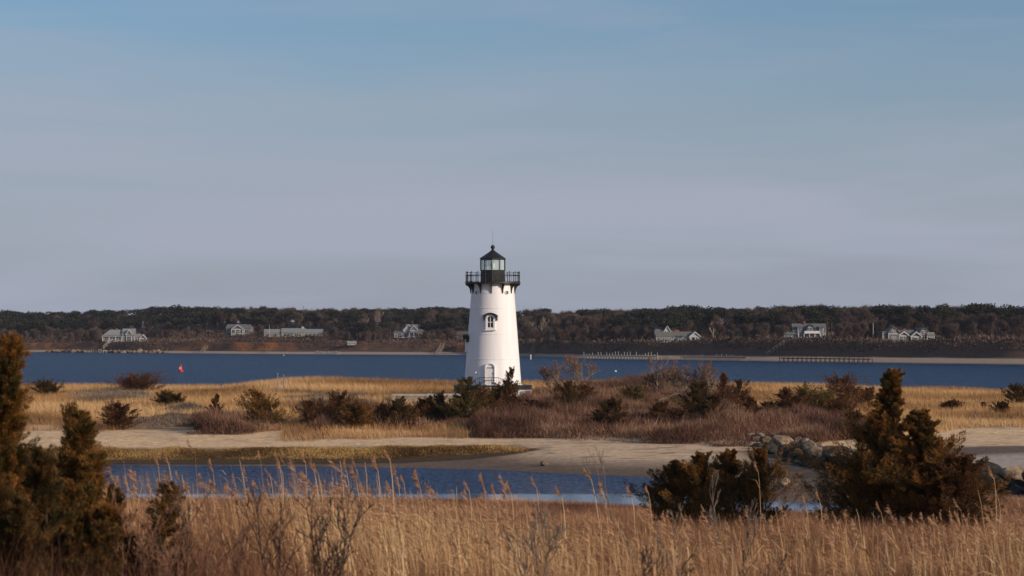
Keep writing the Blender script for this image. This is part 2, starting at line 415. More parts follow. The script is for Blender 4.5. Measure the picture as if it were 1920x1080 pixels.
t.links.new(nz.outputs['Fac'], mr.inputs['Value']); t.links.new(a.outputs['Color'], mm.inputs[0]); t.links.new(mr.outputs[0], mm.inputs['Scale'])
t.links.new(mm.outputs[0], p.inputs['Base Color'])
bp = t.nodes.new('ShaderNodeBump'); bp.inputs['Strength'].default_value = .6; bp.inputs['Distance'].default_value = .12
t.links.new(nz.outputs['Fac'], bp.inputs['Height']); t.links.new(bp.outputs[0], p.inputs['Normal'])
M['ground'] = m
tag(link('ground', me, m), kind='structure')

# ---------------------------------------------------------------- water
def water_mat(name, deep, scx, scy, bump, rough, dist, spec, streak):
    m, t, p = new_mat(name)
    p.inputs['Roughness'].default_value = rough; p.inputs['IOR'].default_value = 1.33; p.inputs['Specular IOR Level'].default_value = spec
    tcx = t.nodes.new('ShaderNodeTexCoord'); mp = t.nodes.new('ShaderNodeMapping'); mp.inputs['Scale'].default_value = (scx, scy, 1); mp.inputs['Rotation'].default_value = (0, 0, R(12))
    nz = t.nodes.new('ShaderNodeTexNoise'); nz.inputs['Scale'].default_value = 1; nz.inputs['Detail'].default_value = 6; nz.inputs['Roughness'].default_value = .62; nz.inputs['Distortion'].default_value = .4
    n2 = t.nodes.new('ShaderNodeTexNoise'); n2.inputs['Scale'].default_value = 1.; n2.inputs['Detail'].default_value = 3; n2.inputs['Roughness'].default_value = .6
    t.links.new(tcx.outputs['Object'], mp.inputs[0]); t.links.new(mp.outputs[0], nz.inputs['Vector']); mp2 = t.nodes.new('ShaderNodeMapping'); mp2.inputs['Scale'].default_value = (streak[0], streak[1], 1.); t.links.new(tcx.outputs['Object'], mp2.inputs[0]); t.links.new(mp2.outputs[0], n2.inputs['Vector'])
    r = t.nodes.new('ShaderNodeValToRGB'); r.color_ramp.elements[0].position = .38; r.color_ramp.elements[1].position = .66
    r.color_ramp.elements[0].color = tuple(x*.5 for x in deep) + (1,); r.color_ramp.elements[1].color = tuple(min(1, x*1.9 + .004) for x in deep) + (1,)
    t.links.new(n2.outputs['Fac'], r.inputs[0]); t.links.new(r.outputs[0], p.inputs['Base Color'])  # varying sky reflection on ripples, painted into the base colour as noise streaks
    bp = t.nodes.new('ShaderNodeBump'); bp.inputs['Strength'].default_value = bump; bp.inputs['Distance'].default_value = dist
    t.links.new(nz.outputs['Fac'], bp.inputs['Height']); t.links.new(bp.outputs[0], p.inputs['Normal'])
    return m
M['sea'] = water_mat('sea_water', (.0035,.027,.078), .30, .55, 1.0, .28, 1.6, .02, (1.2, .075))
M['pond'] = water_mat('pond_water', (.008,.053,.137), 1.3, 2.2, 1.0, .12, .30, .04, (3.2, .65))
t = M['pond'].node_tree; b_ = [q for q in t.nodes if q.type == 'BUMP'][0]      # calmer in the lee of the near bank
g_ = t.nodes.new('ShaderNodeNewGeometry'); s_ = t.nodes.new('ShaderNodeSeparateXYZ'); r_ = t.nodes.new('ShaderNodeMapRange')
for k_, v_ in (('From Min', 139.6), ('From Max', 141.), ('To Min', .02), ('To Max', 1.)): r_.inputs[k_].default_value = v_
r2_ = t.nodes.new('ShaderNodeMapRange')                                   # smooth water mirrors more sky than broken water
for k_, v_ in (('From Min', 139.6), ('From Max', 141.), ('To Min', .75), ('To Max', .04)): r2_.inputs[k_].default_value = v_
t.links.new(s_.outputs['Y'], r2_.inputs['Value']); t.links.new(r2_.outputs[0], t.nodes['Principled BSDF'].inputs['Specular IOR Level'])
t.links.new(g_.outputs['Position'], s_.inputs[0]); t.links.new(s_.outputs['Y'], r_.inputs['Value']); t.links.new(r_.outputs[0], b_.inputs['Strength'])
b = MB(); b.poly([(-4500,296,0),(4500,296,0),(4500,1700,0),(-4500,1700,0)])
tag(b.build('sea', M['sea']), kind='structure')
b = MB(); b.poly([(-70,112,.02),(34,112,.02),(34,176,.02),(-70,176,.02)])
tag(b.build('pond', M['pond']), kind='structure')

# ---------------------------------------------------------------- vegetation primitives (numpy)
rng = np.random.default_rng(7)
def unit(a): return a / (np.linalg.norm(a, axis=-1, keepdims=True) + 1e-9)
def rdir(n, r=None):
    r = r or rng; return unit(r.normal(size=(n, 3)))
def tris(P, D, ln, w):
    """thin blades: P base, D direction (unit), length, width"""
    n = len(P); side = np.cross(D, rdir(n)); side = unit(side) * (np.asarray(w).reshape(-1, 1) * .5)
    ln = np.asarray(ln).reshape(-1, 1)
    V = np.stack([P - side, P + side, P + D*ln], 1).reshape(-1, 3)
    return V, np.arange(3*n).reshape(n, 3)
def leaves(P, D, ln, w):
    """rhombic leaves"""
    n = len(P); side = unit(np.cross(D, rdir(n))) * (np.asarray(w).reshape(-1, 1) * .5); ln = np.asarray(ln).reshape(-1, 1)
    V = np.stack([P, P + D*ln*.45 - side, P + D*ln, P + D*ln*.45 + side], 1).reshape(-1, 3)
    return V, np.arange(4*n).reshape(n, 4)
def ribbons(P, D, ln, w, bend):
    """two-piece blades that bend over; quads"""
    n = len(P); ln = np.asarray(ln).reshape(-1, 1); w = np.asarray(w).reshape(-1, 1)
    side = unit(np.cross(D, rdir(n))) * w * .5
    mid = P + D*ln*.55; tip = mid + unit(D + bend) * ln*.45
    V = np.stack([P - side, P + side, mid - side*.8, mid + side*.8, tip - side*.15, tip + side*.15], 1).reshape(-1, 3)
    b = (np.arange(n)*6)[:, None]
    Fc = np.concatenate([b + [0,1,3,2], b + [2,3,5,4]], 0)
    return V, Fc
def tubes(A, B, ra, rb, k=3):
    A = np.asarray(A, float); B = np.asarray(B, float); n = len(A); D = unit(B - A)
    u = np.cross(D, np.where(np.abs(D[:, 2:3]) < .9, np.array([[0, 0, 1.]]), np.array([[1., 0, 0]]))); u = unit(u); w = np.cross(D, u)
    ra = np.asarray(ra, float).reshape(-1, 1); rb = np.asarray(rb, float).reshape(-1, 1)
    vs = []
    for q in range(k):
        a = 2*math.pi*q/k; vs.append(A + ra*(math.cos(a)*u + math.sin(a)*w))
    for q in range(k):
        a = 2*math.pi*q/k; vs.append(B + rb*(math.cos(a)*u + math.sin(a)*w))
    V = np.stack(vs, 1).reshape(-1, 3); b = (np.arange(n)*2*k)[:, None]
    Fc = np.concatenate([b + [q, (q+1) % k, k + (q+1) % k, k + q] for q in range(k)], 0)
    return V, Fc
def cat(*prs):
    Vs, Fs, o = [], [], 0
    for V, Fc in prs: Vs.append(V); Fs.append(Fc + o); o += len(V)
    return np.concatenate(Vs), np.concatenate(Fs)

# bare, branching wood -----------------------------------------------------
def branchy(seed, h, n_stem=3, spread=.5, depth=5, r0=.03, curl=.25, up=.3, kids=(2, 3), shrink=.72, start=None):
    r = random.Random(seed); S = []
    def go(p, d, ln, rad, k):
        segs = 3
        for i in range(segs):
            d = d + np.array([r.gauss(0, curl)*.5, r.gauss(0, curl)*.5, up*.12]); d = d/np.linalg.norm(d)
            q = p + d*ln/segs; S.append((p, q, rad*(1 - .12*i), rad*(1 - .12*(i+1)), k)); p = q
            if k > 1 and i < segs-1 and r.random() < .45:
                e = d + np.array([r.gauss(0, spread), r.gauss(0, spread), r.gauss(0, spread*.5)]); go(p, e/np.linalg.norm(e), ln*shrink*.7, rad*.5, k-2)
        if k > 0:
            for _ in range(r.randint(*kids)):
                e = d + np.array([r.gauss(0, spread), r.gauss(0, spread), r.gauss(up*.5, spread*.4)])
                go(p, e/np.linalg.norm(e), ln*shrink*r.uniform(.7, 1.15), rad*.62, k-1)
    tot = sum(shrink**i for i in range(depth+1)); l0 = h/tot*1.15
    for i in range(n_stem):
        a = r.uniform(0, 6.28); d = np.array([math.cos(a)*spread*.7, math.sin(a)*spread*.7, 1.])
        if start is not None: d = d + np.array(start)
        go(np.array([r.gauss(0, .05)*n_stem, r.gauss(0, .05)*n_stem, -.05]), d/np.linalg.norm(d), l0*r.uniform(.8, 1.1), r0*r.uniform(.7, 1.), depth)
    return S
def segs_mesh(name, S, minr=.004, tones=(.2, .8), seed=0, k=4):
    A = np.array([s[0] for s in S]); B = np.array([s[1] for s in S]); ra = np.maximum([s[2] for s in S], minr); rb = np.maximum([s[3] for s in S], minr)
    V, Fc = tubes(A, B, ra, rb, k)
    tn = np.random.default_rng(seed).uniform(tones[0], tones[1], len(S))
    return npmesh(name, V, Fc, {'tone': ('FACE', np.tile(tn, k))})

# cedars ---------------------------------------------------------------------
def cedar_geo(seed, h, spread, nbr, leaf=(.05, .014), per=110, lean=(0, 0), wind=(0, 0), lift=.9, rag=1.0, tuft=5, low=.05, trunk_r=None, tipw=.1, stems=1, pw=.75, f0=.28, plume=1.0, bs=None, off_=.33):
    """trunk, limbs and many little flame-shaped sprays of scale foliage"""
    r = np.random.default_rng(seed); segsA = []; P_, D_, T_ = [], [], []
    R0 = trunk_r or h*.022
    for s_ in range(stems):
        off = r.normal(0, spread*off_, 2) if stems > 1 else np.zeros(2)
        hh = h * (1 if s_ == 0 else r.uniform(.55, .88))
        K = 9; z = np.linspace(0, hh, K); wob = np.cumsum(r.normal(0, hh*.015, (K, 2)), 0)
        T = np.column_stack([wob + np.outer((z/h)**1.4*h, lean) + off*(.25 + .75*np.sqrt(z/hh))[:, None], z])
        for i in range(K-1):
            segsA.append((T[i], T[i+1], max(.006, R0*(1-i/K)), max(.005, R0*(1-(i+1)/K)), 0))
        nb = int(nbr*(1 if s_ == 0 else .6))
        for b in range(nb):
            u = low + (1-low) * ((b + r.uniform(0, 1))/nb)
            p = np.array([np.interp(u*hh, z, T[:, j]) for j in range(3)])
            az = b*2.4 + r.uniform(-.5, .5)
            prof = ((1-u)**pw*.95 + tipw) * (.55 + .45*min(1, (u-low)/.22 + .15))
            ln = (bs or spread)*prof*r.uniform(.55, 1.15 + .35*rag)
            el = math.radians(r.uniform(0, 44)) * lift + u*.5
            d = np.array([math.cos(az)*math.cos(el) + wind[0], math.sin(az)*math.cos(el) + wind[1], math.sin(el)]); d /= np.linalg.norm(d)
            pts = [p]
            for q in range(4):
                d = d + np.array([r.normal(0, .13), r.normal(0, .13), .10]); d /= np.linalg.norm(d); pts.append(pts[-1] + d*ln/4)
            for q in range(4): segsA.append((pts[q], pts[q+1], R0*.38*(1-q*.2)*(1-u*.6), R0*.38*(1-(q+1)*.2)*(1-u*.6), 1))
            bt = r.normal(0, .16)
            for k in range(tuft):
                f = f0 + (1-f0)*(k+r.uniform(0, 1))/tuft; i = min(3, int(f*4)); fr = f*4 - i
                o = pts[i] + (pts[i+1]-pts[i])*fr
                pd = d*.8 + r.normal(0, .45, 3) + np.array([wind[0]*.5, wind[1]*.5, .35]); pd /= np.linalg.norm(pd)
                if k == tuft-1: pd = d + np.array([0, 0, .15]); pd /= np.linalg.norm(pd)
                pl = max(.10*h**.5, ln*r.uniform(.28, .5))*plume; pl *= 1.2; pr = pl*r.uniform(.11, .20)
                n = int(per*r.uniform(.7, 1.2)); tt = r.uniform(0, 1, n)**.8
                rad = np.sin(np.pi*np.clip(tt*.86+.12, 0, 1))**.8 * pr * np.sqrt(r.uniform(0.05, 1, n))
                e = r.normal(size=(n, 3)); e -= (e@pd)[:, None]*pd; e /= np.linalg.norm(e, axis=1, keepdims=True)
                P_.append(o + tt[:, None]*pd*pl + e*rad[:, None]); D_.append(unit(pd*1.0 + e*.55 + r.normal(0, .22, (n, 3)) + np.array([0, 0, .2])))
                T_.append(np.clip(.5 + bt + r.normal(0, .12) + r.normal(0, .2, n) + .1*(f-.6), 0, 1))
    P_ = np.concatenate(P_); D_ = np.concatenate(D_); T_ = np.concatenate(T_)
    n = len(P_); V, Fc = leaves(P_, D_, leaf[0]*r.uniform(.6, 1.4, n), leaf[1]*r.uniform(.7, 1.3, n))
    return segsA, V, Fc, T_
def cedar(loc, label, seed, h, spread, nbr, mat_='cedar', rz=0, cat_='tree', name='cedar_tree', group=None, fitw=None, centre=False, **kw):
    S, V, Fc, T_ = cedar_geo(seed, h, spread, nbr, **kw)
    kz = h/np.percentile(V[:, 2], 99.8); a, b = np.percentile(V[:, 0], [1.5, 98.5]); kx = fitw/(b-a) if fitw else 1.; sh = (a+b)/2 if centre else 0.
    K = np.array([kx, kx, kz]); V = (V - [sh, 0, 0])*K; S = [((p-[sh, 0, 0])*K, (q-[sh, 0, 0])*K, c, d, e) for p, q, c, d, e in S]
    root = empty(name, (loc[0], loc[1], loc[2] - .03), rz)
    link('trunk', segs_mesh('trunk', S, .004, (.1, .6), seed, 5), M['twig_dark'], root)
    link('crown', npmesh('crown', V, Fc, {'tone': ('FACE', T_)}), M[mat_], root)
    tag(root, label, cat_, group); return root

# ---------------------------------------------------------------- LIGHTHOUSE
LD = 250.0; LX = (924 - 960)/F*LD; LZ = HC - (721.5 - YH)/F*LD
lh = empty('lighthouse', (LX, LD, LZ))
tag(lh, 'white tapering iron lighthouse with black lantern room and railed gallery', 'lighthouse')
def tr(z): return 2.83 - (2.83-2.14)*z/9.1
b = MB(); prof = [(2.90, 0), (2.90, .08), (tr(.08), .08)]
for zz in (2.56, 5.05, 7.6, 9.1):
    prof += [(tr(zz-.025), zz-.025), (tr(zz)+.028, zz-.02), (tr(zz)+.028, zz+.02), (tr(zz+.025), zz+.025)]
prof += [(tr(10.0), 10.0)]
b.lathe(prof, 96); b.build('tower', M['white'], lh, auto=30)
# bolted vertical seams are too fine to show; gallery
b = MB(); b.lathe([(2.0, 9.98), (2.66, 10.0), (2.76, 10.03), (2.76, 10.16), (2.0, 10.17)], 60); b.build('gallery_deck', M['black_iron'], lh, auto=30)
for i in range(12):
    a = R(-3 + 30*i)
    b = MB(); pts = []
    r1 = tr(9.15)
    outer = [(2.70, 10.02), (2.70, 9.86)] + [(2.66 - (2.60-r1-.05)*math.sin(u)**1.0, 9.84 - .70*(1-math.cos(u))) for u in np.linspace(.1, 1.5, 7)] + [(r1+.09, 9.05), (r1-.06, 9.05), (tr(10)-.06, 10.02)]
    b.prism([(x, z) for x, z in outer], -.045, .045)
    b.xf(Rz(a - math.pi/2)); b.build('bracket', M['black_iron'], lh)
b = MB()
NP = 20
for zz, rr in ((11.12, .016), (10.86, .035), (10.24, .018)):
    pts = [(2.66*math.sin(u), -2.66*math.cos(u), zz) for u in np.linspace(0, 2*math.pi, 61)]
    b.tube(pts, rr, 6)
for i in range(60):
    if i % 3: 
        u = 2*math.pi*(i/60.)+.05; b.tube([(2.66*math.sin(u), -2.66*math.cos(u), 10.17), (2.66*math.sin(u), -2.66*math.cos(u), 10.86)], .012, 4)
b.build('gallery_rail', M['black_iron'], lh)
for i in range(NP):
    u = 2*math.pi*i/NP + .05; x, y = 2.66*math.sin(u), -2.66*math.cos(u)
    b = MB(); b.lathe([(.06,10.16),(.06,10.25),(.035,10.3),(.035,10.8),(.06,10.86),(.035,10.92),(.03,11.1),(.05,11.15),(.03,11.22),(.004,11.27)], 8, cx=x, cy=y)
    b.build('rail_post', M['black_iron'], lh, smooth=True)
# lantern room: ten sides
ph = R(-3); LR = 1.24
b = MB(); b.lathe([(LR, 10.165), (LR, 11.30), (LR+.05, 11.31), (LR+.05, 11.38), (LR-.1, 11.38)], 10, ph=ph); b.build('lantern_base', M['black_iron'], lh)
for i in range(10):
    u = ph + 2*math.pi*i/10; u2 = ph + 2*math.pi*(i+1)/10
    b = MB(); c, s = math.cos(u), math.sin(u)
    b.box(-.035, .035, -.05, .03, 11.38, 12.38); b.xf(Tr(LR*s, -LR*c, 0) @ Rz(u)); b.build('mullion', M['black_iron'], lh)
    b = MB(); r_ = LR-.015
    b.prism([(-.5*2*r_*math.sin(math.pi/10)+.03, 11.38), (.5*2*r_*math.sin(math.pi/10)-.03, 11.38), (.5*2*r_*math.sin(math.pi/10)-.03, 12.38), (-.5*2*r_*math.sin(math.pi/10)+.03, 12.38)], -.006, .006)
    um = (u+u2)/2; ra = r_*math.cos(math.pi/10)
    b.xf(Tr(ra*math.sin(um), -ra*math.cos(um), 0) @ Rz(um)); b.build('glass_pane', M['glass'], lh)
b = MB(); b.lathe([(LR+.0, 12.38), (LR+.05, 12.42), (1.34, 12.46), (1.34, 12.53), (1.28, 12.58), (.22, 13.28)], 10, ph=ph); rf = b.build('lantern_roof', M['black_iron'], lh)
b = MB(); b.lathe([(.24, 13.27), (.24, 13.31), (.14, 13.36), (.13, 13.44), (.15, 13.47)] + [(.215*math.sin(u), 13.66-.215*math.cos(u)) for u in np.linspace(.75, math.pi-.1, 12)], 20); b.build('finial_ball', M['black_iron'], lh, auto=40)
b = MB(); b.tube([(0, 0, 13.86), (0, 0, 15.35)], [.018, .009], 6); b.build('lightning_rod', M['black_iron'], lh)
b = MB(); b.lathe([(.10, 11.3), (.10, 11.55), (.24, 11.6), (.24, 11.68), (.20, 11.7), (.25, 11.85), (.25, 11.95), (.18, 12.1), (.06, 12.14)], 16); b.build('beacon_lamp', M['lens'], lh, auto=40)
# doors and windows stand vertical on the leaning wall
def arch(w, z0, z1, n=10, rise=None):
    rise = rise or w
    return [(-w, z0), (w, z0)] + [(w*math.cos(u), z1 - rise + rise*math.sin(u)) for u in np.linspace(0, math.pi, n+1)]
def ring(b, o, i, y0, y1):
    n = len(o)
    for k in range(n):
        j = (k+1) % n
        A, B, Cc, D = (o[k], o[j], i[j], i[k])
        b.poly([(A[0], y0, A[1]), (B[0], y0, B[1]), (Cc[0], y0, Cc[1]), (D[0], y0, D[1])])
        b.poly([(B[0], y0, B[1]), (A[0], y0, A[1]), (A[0], y1, A[1]), (B[0], y1, B[1])])
        b.poly([(D[0], y0, D[1]), (Cc[0], y0, Cc[1]), (Cc[0], y1, Cc[1]), (D[0], y1, D[1])])
def lh_window(ang, zc, hood=True, small=False):
    Mx = Rz(ang); z0, z1 = zc-.74, zc+.74; yw = -(tr(z0) + .16)
    b = MB(); ring(b, arch(.46, z0, z1), arch(.30, z0+.16, z1-.16), yw, -tr(z1)+.35)
    b.box(-.56, .56, yw-.05, -tr(z0)+.2, z0-.09, z0-.003)
    for s in (-1, 1): pass
    w = b.xf(Mx).build('window', M['white'], lh)
    b = MB(); b.prism(arch(.31, z0+.15, z1-.15), yw+.085, yw+.12); b.xf(Mx).build('pane', M['pane'], w)
    b = MB(); b.box(-.028, .028, yw+.045, yw+.083, z0+.16, z1-.17); b.box(-.30, .30, yw+.048, yw+.081, zc-.05, zc+.01)
    for s in (-1, 1): b.box(s*.283-.02, s*.283+.02, yw+.05, yw+.08, z0+.162, z1-.46)
    b.box(-.30, .30, yw+.052, yw+.078, z0+.162, z0+.2); b.xf(Mx).build('sash', M['white'], w)
    if hood:
        b = MB(); n = 8
        up = [(-.74 + 1.48*k/n, z1 - .12 + .30*math.sin(math.pi*k/n)**.8*1.0) for k in range(n+1)]
        dn = [(x, z-.085) for x, z in up]
        b.prism(dn + up[::-1], yw-.24, -tr(z1)+.12)
        for s in (-1, 1):
            b.prism([(s*.66-.035, z1-.60), (s*.66+.035, z1-.60), (s*.66+.035, z1-.13), (s*.66-.035, z1-.13)], yw+.06, -tr(z1)+.1)
            b.prism([(s*.66-.03, z1-.32), (s*.66+.03, z1-.32), (s*.66+.03, z1-.12), (s*.66-.03, z1-.12)], yw-.18, yw+.1)
        b.xf(Mx).build('window_hood', M['black_iron'], lh)
lh_window(R(-5), 6.22); lh_window(R(-86), 4.1)
for a in (-47, 40):
    b = MB(); u = R(a); rr = tr(9.15)
    n = 16; o = [(.22*math.cos(q), .22*math.sin(q)) for q in np.linspace(0, 2*math.pi, n, endpoint=False)]; i_ = [(x*.74, z*.74) for x, z in o]
    o = [(x, z+9.12) for x, z in o]; i_ = [(x, z+9.12) for x, z in i_]
    ring(b, o, i_, -rr-.09, -rr+.2); w = b.xf(Rz(u)).build('porthole', M['white'], lh)
    b = MB(); b.prism(i_, -rr-.03, -rr+.1); b.xf(Rz(u)).build('porthole_pane', M['pane'], w)
# door
u = R(-5); yd = -(2.83+.14)
b = MB(); ring(b, arch(.50, .02, 2.20, rise=.38), arch(.40, .10, 2.10, rise=.32), yd, -2.45); w = b.xf(Rz(u)).build('door_frame', M['white'], lh)
b = MB(); b.prism(arch(.41, .08, 2.11, rise=.33), yd+.10, yd+.16); b.box(-.33, .33, yd+.075, yd+.098, .18, .75); b.box(-.33, .33, yd+.075, yd+.098, .92, 1.62)
dr = b.xf(Rz(u)).build('door', M['white'], lh)
for zz in (.46, 1.70):
    b = MB(); b.box(-.36, .36, yd+.04, yd+.074, zz, zz+.045); b.xf(Rz(u)).build('door_hinge', M['black_iron'], dr)
b = MB(); b.box(.27, .33, yd+.02, yd+.074, 1.10, 1.24); b.xf(Rz(u)).build('door_lock', M['black_iron'], dr)
b = MB(); b.box(-.06, .06, -.16, .05, -.06, .06); b.box(-.03, .03, -.2, -.16, -.14, .03); b.xf(Tr(-1.60, -2.33, 1.28) @ Rz(R(-36))).build('wall_lamp', M['white_trim'], lh)
# granite foundation with its black iron skirt and landing
fb = empty('lighthouse_foundation', (LX, LD, float(height(LX, LD))-.3)); z0 = LZ - fb.location.z
tag(fb, 'round black-skirted stone foundation carrying the white tower', 'foundation')
b = MB(); b.lathe([(3.78, 0), (3.72, z0-.62)], 40, caps=False); b.build('stone_base', M['granite'], fb)
b = MB(); b.lathe([(3.86, z0-.72), (3.88, z0-.10), (3.93, z0-.095), (3.93, z0-.012), (2.85, z0-.008), (2.0, z0-.01)], 56, caps=True); b.build('black_skirt', M['black_iron'], fb, auto=30)
b = MB(); b.box(-1.65, 1.10, -4.9, -3.9, z0-1.15, z0-.10); b.box(-2.3, -1.65, -4.9, -3.9, z0-1.15, z0-.42); b.box(1.10, 1.8, -4.9, -3.9, z0-1.15, z0-.42); b.build('landing', M['granite'], fb)
b = MB()
yr = -4.8; zt = z0+.80; zl = z0-.07
top = [(-2.45, yr, z0+.20), (-1.28, yr, zt), (.55, yr, zt), (1.95, yr, z0+.18)]
b.tube(top, .028, 6); b.tube([(p[0], p[1], p[2]-.70) for p in top[:1]] + [(-1.28, yr, zl+.03), (.55, yr, zl+.03)] + [(1.95, yr, z0-.5)], .018, 6)
for k in range(27):
    x = -2.45 + 4.4*k/26; zz = np.interp(x, [q[0] for q in top], [q[2] for q in top]); zb = np.interp(x, [-2.45,-1.28,.55,1.95], [z0-.5, zl, zl, z0-.5])
    b.tube([(x, yr, zb), (x, yr, zz)], .011 if k % 7 else .024, 4)
b.build('stair_rail', M['black_iron'], fb)
for x in (-2.95, 2.3):
    b = MB(); s = -1 if x < 0 else 1
    b.tube([(x, -4.6, z0-1.0), (x, -4.6, z0-.35), (x-.08*s, -4.6, z0-.2), (x-.3*s, -4.6, z0-.14)], .032, 6); b.build('handrail', M['white_trim'], fb)

# visitor sign
sg = at(984, 748); sg = ((984-960)/F*244, 244., float(height((984-960)/F*244, 244.)))
s_ = empty('visitor_sign', sg); tag(s_, 'white signboard with purple block on posts beside the lighthouse foundation', 'sign')
zt = HC - (731-YH)/F*244 - sg[2]; zb = HC - (741-YH)/F*244 - sg[2]
b = MB(); b.box(-.66, .66, -.02, .02, zb, zt); bd = b.build('board', M['white_trim'], s_)
b = MB(); b.box(.10, .50, -.028, -.021, zb+.25, zt-.08); b.box(.10, .42, -.028, -.021, zb+.09, zb+.19); b.build('print', M['purple'], bd)
b = MB()
for k in range(3): b.box(-.55, -.05 - .1*(k % 2), -.027, -.021, zb+.12+.13*k, zb+.16+.13*k)
b.build('lettering', M['sign_grey'], bd)
for x in (-.6, .6):
    b = MB(); b.box(x-.035, x+.035, .021, .08, -.2, zt-.02); b.build('post', M['white_trim'], s_)

# low concrete walkway left of the tower
D0 = 243.; x0, x1 = (736-960)/F*D0, (868-960)/F*D0; zt = HC - (739.5-YH)/F*D0
wk = empty('walkway_wall', ((x0+x1)/2, D0, zt-1.1)); hw = (x1-x0)/2
tag(wk, 'low stone retaining wall with pale flat top running from lighthouse foot', 'wall')
b = MB(); b.box(-hw, hw, -.5, .9, 0, .98); b.build('stone_face', M['granite'], wk)
b = MB(); b.box(-hw-.06, -.1, -.58, 2.4, .984, 1.1); b.box(-.08, hw+.05, -.58, 2.4, .984, 1.14); b.build('coping', M['concrete'], wk)

# two white posts on the dune
for k, (px, t0, t1) in enumerate(((521, 700, 733), (532, 703, 733))):
    D0 = 262 + k*.5; x = (px-960)/F*D0; g = float(height(x, D0)); tp = HC-(t0-YH)/F*D0
    b = MB(); b.tube([(0,0,-.2),(0.02*k,0,tp-g)], .05, 8); b.box(-.11, .11, -.03, .03, tp-g-.02, tp-g+.04)
    o = b.build('marker_post', M['white_trim'], loc=(x, D0, g))
    tag(o, 'taller left post of the thin white pair on the dune' if k == 0 else 'shorter right post of the thin white pair on the dune', 'post', 'thin white posts on the dune')

# red channel buoy and small floats
D0 = HC*F/(697.5-YH); x = (339-960)/F*D0
by = empty('channel_buoy', (x, D0, 0)); tag(by, 'red channel buoy floating in the blue water', 'buoy')
by.scale = (.78,.78,.78)
b = MB(); b.lathe([(.25,-.3),(.72,-.2),(.80,.05),(.78,.45),(.60,.58)], 20); b.build('float', M['red'], by, auto=35)
b = MB(); b.lathe([(.58,.57),(.50,.8),(.34,1.5),(.20,2.1),(.12,2.2),(.12,2.4)], 12); b.build('tower', M['red'], by, auto=35)
b = MB(); b.box(-.30,-.02,-.62,-.50,.8,1.45); b.build('number_plate', M['white_trim'], by)
for px, py, lab in ((532, 667, 'tiny white mooring float off the beach left of the piles'), (1154, 697, 'tiny white mooring float in open water right of the lighthouse')):
    D0 = HC*F/(py-YH); b = MB(); b.lathe([(.05,-.1),(.2,-.05),(.25,.10),(.2,.26),(.07,.34),(.03,.42)], 12)
    tag(b.build('mooring_float', M['white_trim'], smooth=True, loc=((px-960)/F*D0, D0, 0)), lab, 'float', 'mooring floats')
# ---------------------------------------------------------------- far-shore houses
def gable_x(wall, roof, x0, x1, y0, y1, ze, zr, ov=.35):
    ym = (y0+y1)/2; wall.prismx([(y0,ze),(y1,ze),(ym,zr-.05)], x0, x1)
    k = (zr-ze)/(ym-y0)
    roof.prismx([(y0-ov, ze-ov*k), (ym, zr), (y1+ov, ze-ov*k), (y1+ov, ze-ov*k+.22), (ym, zr+.24), (y0-ov, ze-ov*k+.22)], x0-ov, x1+ov)
def gable_y(wall, roof, x0, x1, y0, y1, ze, zr, ov=.35):
    xm = (x0+x1)/2; wall.prism([(x0,ze),(x1,ze),(xm,zr-.05)], y0, y1)
    k = (zr-ze)/(xm-x0)
    roof.prism([(x0-ov, ze-ov*k), (xm, zr), (x1+ov, ze-ov*k), (x1+ov, ze-ov*k+.22), (xm, zr+.24), (x0-ov, ze-ov*k+.22)], y0-ov, y1+ov)
def gambrel_y(wall, roof, x0, x1, y0, y1, ze, zr):
    xm = (x0+x1)/2; w = (x1-x0)/2; zk = ze + (zr-ze)*.68
    pr = [(x0,ze),(x1,ze),(xm+w*.62,zk),(xm,zr),(xm-w*.62,zk)]
    wall.prism(pr, y0, y1)
    o = [(x0-.3,ze-.15),(xm-w*.64,zk+.1),(xm,zr+.2),(xm+w*.64,zk+.1),(x1+.3,ze-.15)]
    i = [(x0-.05,ze-.15),(xm-w*.58,zk-.08),(xm,zr-.04),(xm+w*.58,zk-.08),(x1+.05,ze-.15)]
    for k in range(4): roof.prism([i[k], i[k+1], o[k+1], o[k]], y0-.35, y1+.3)
HOUSE_PX = []
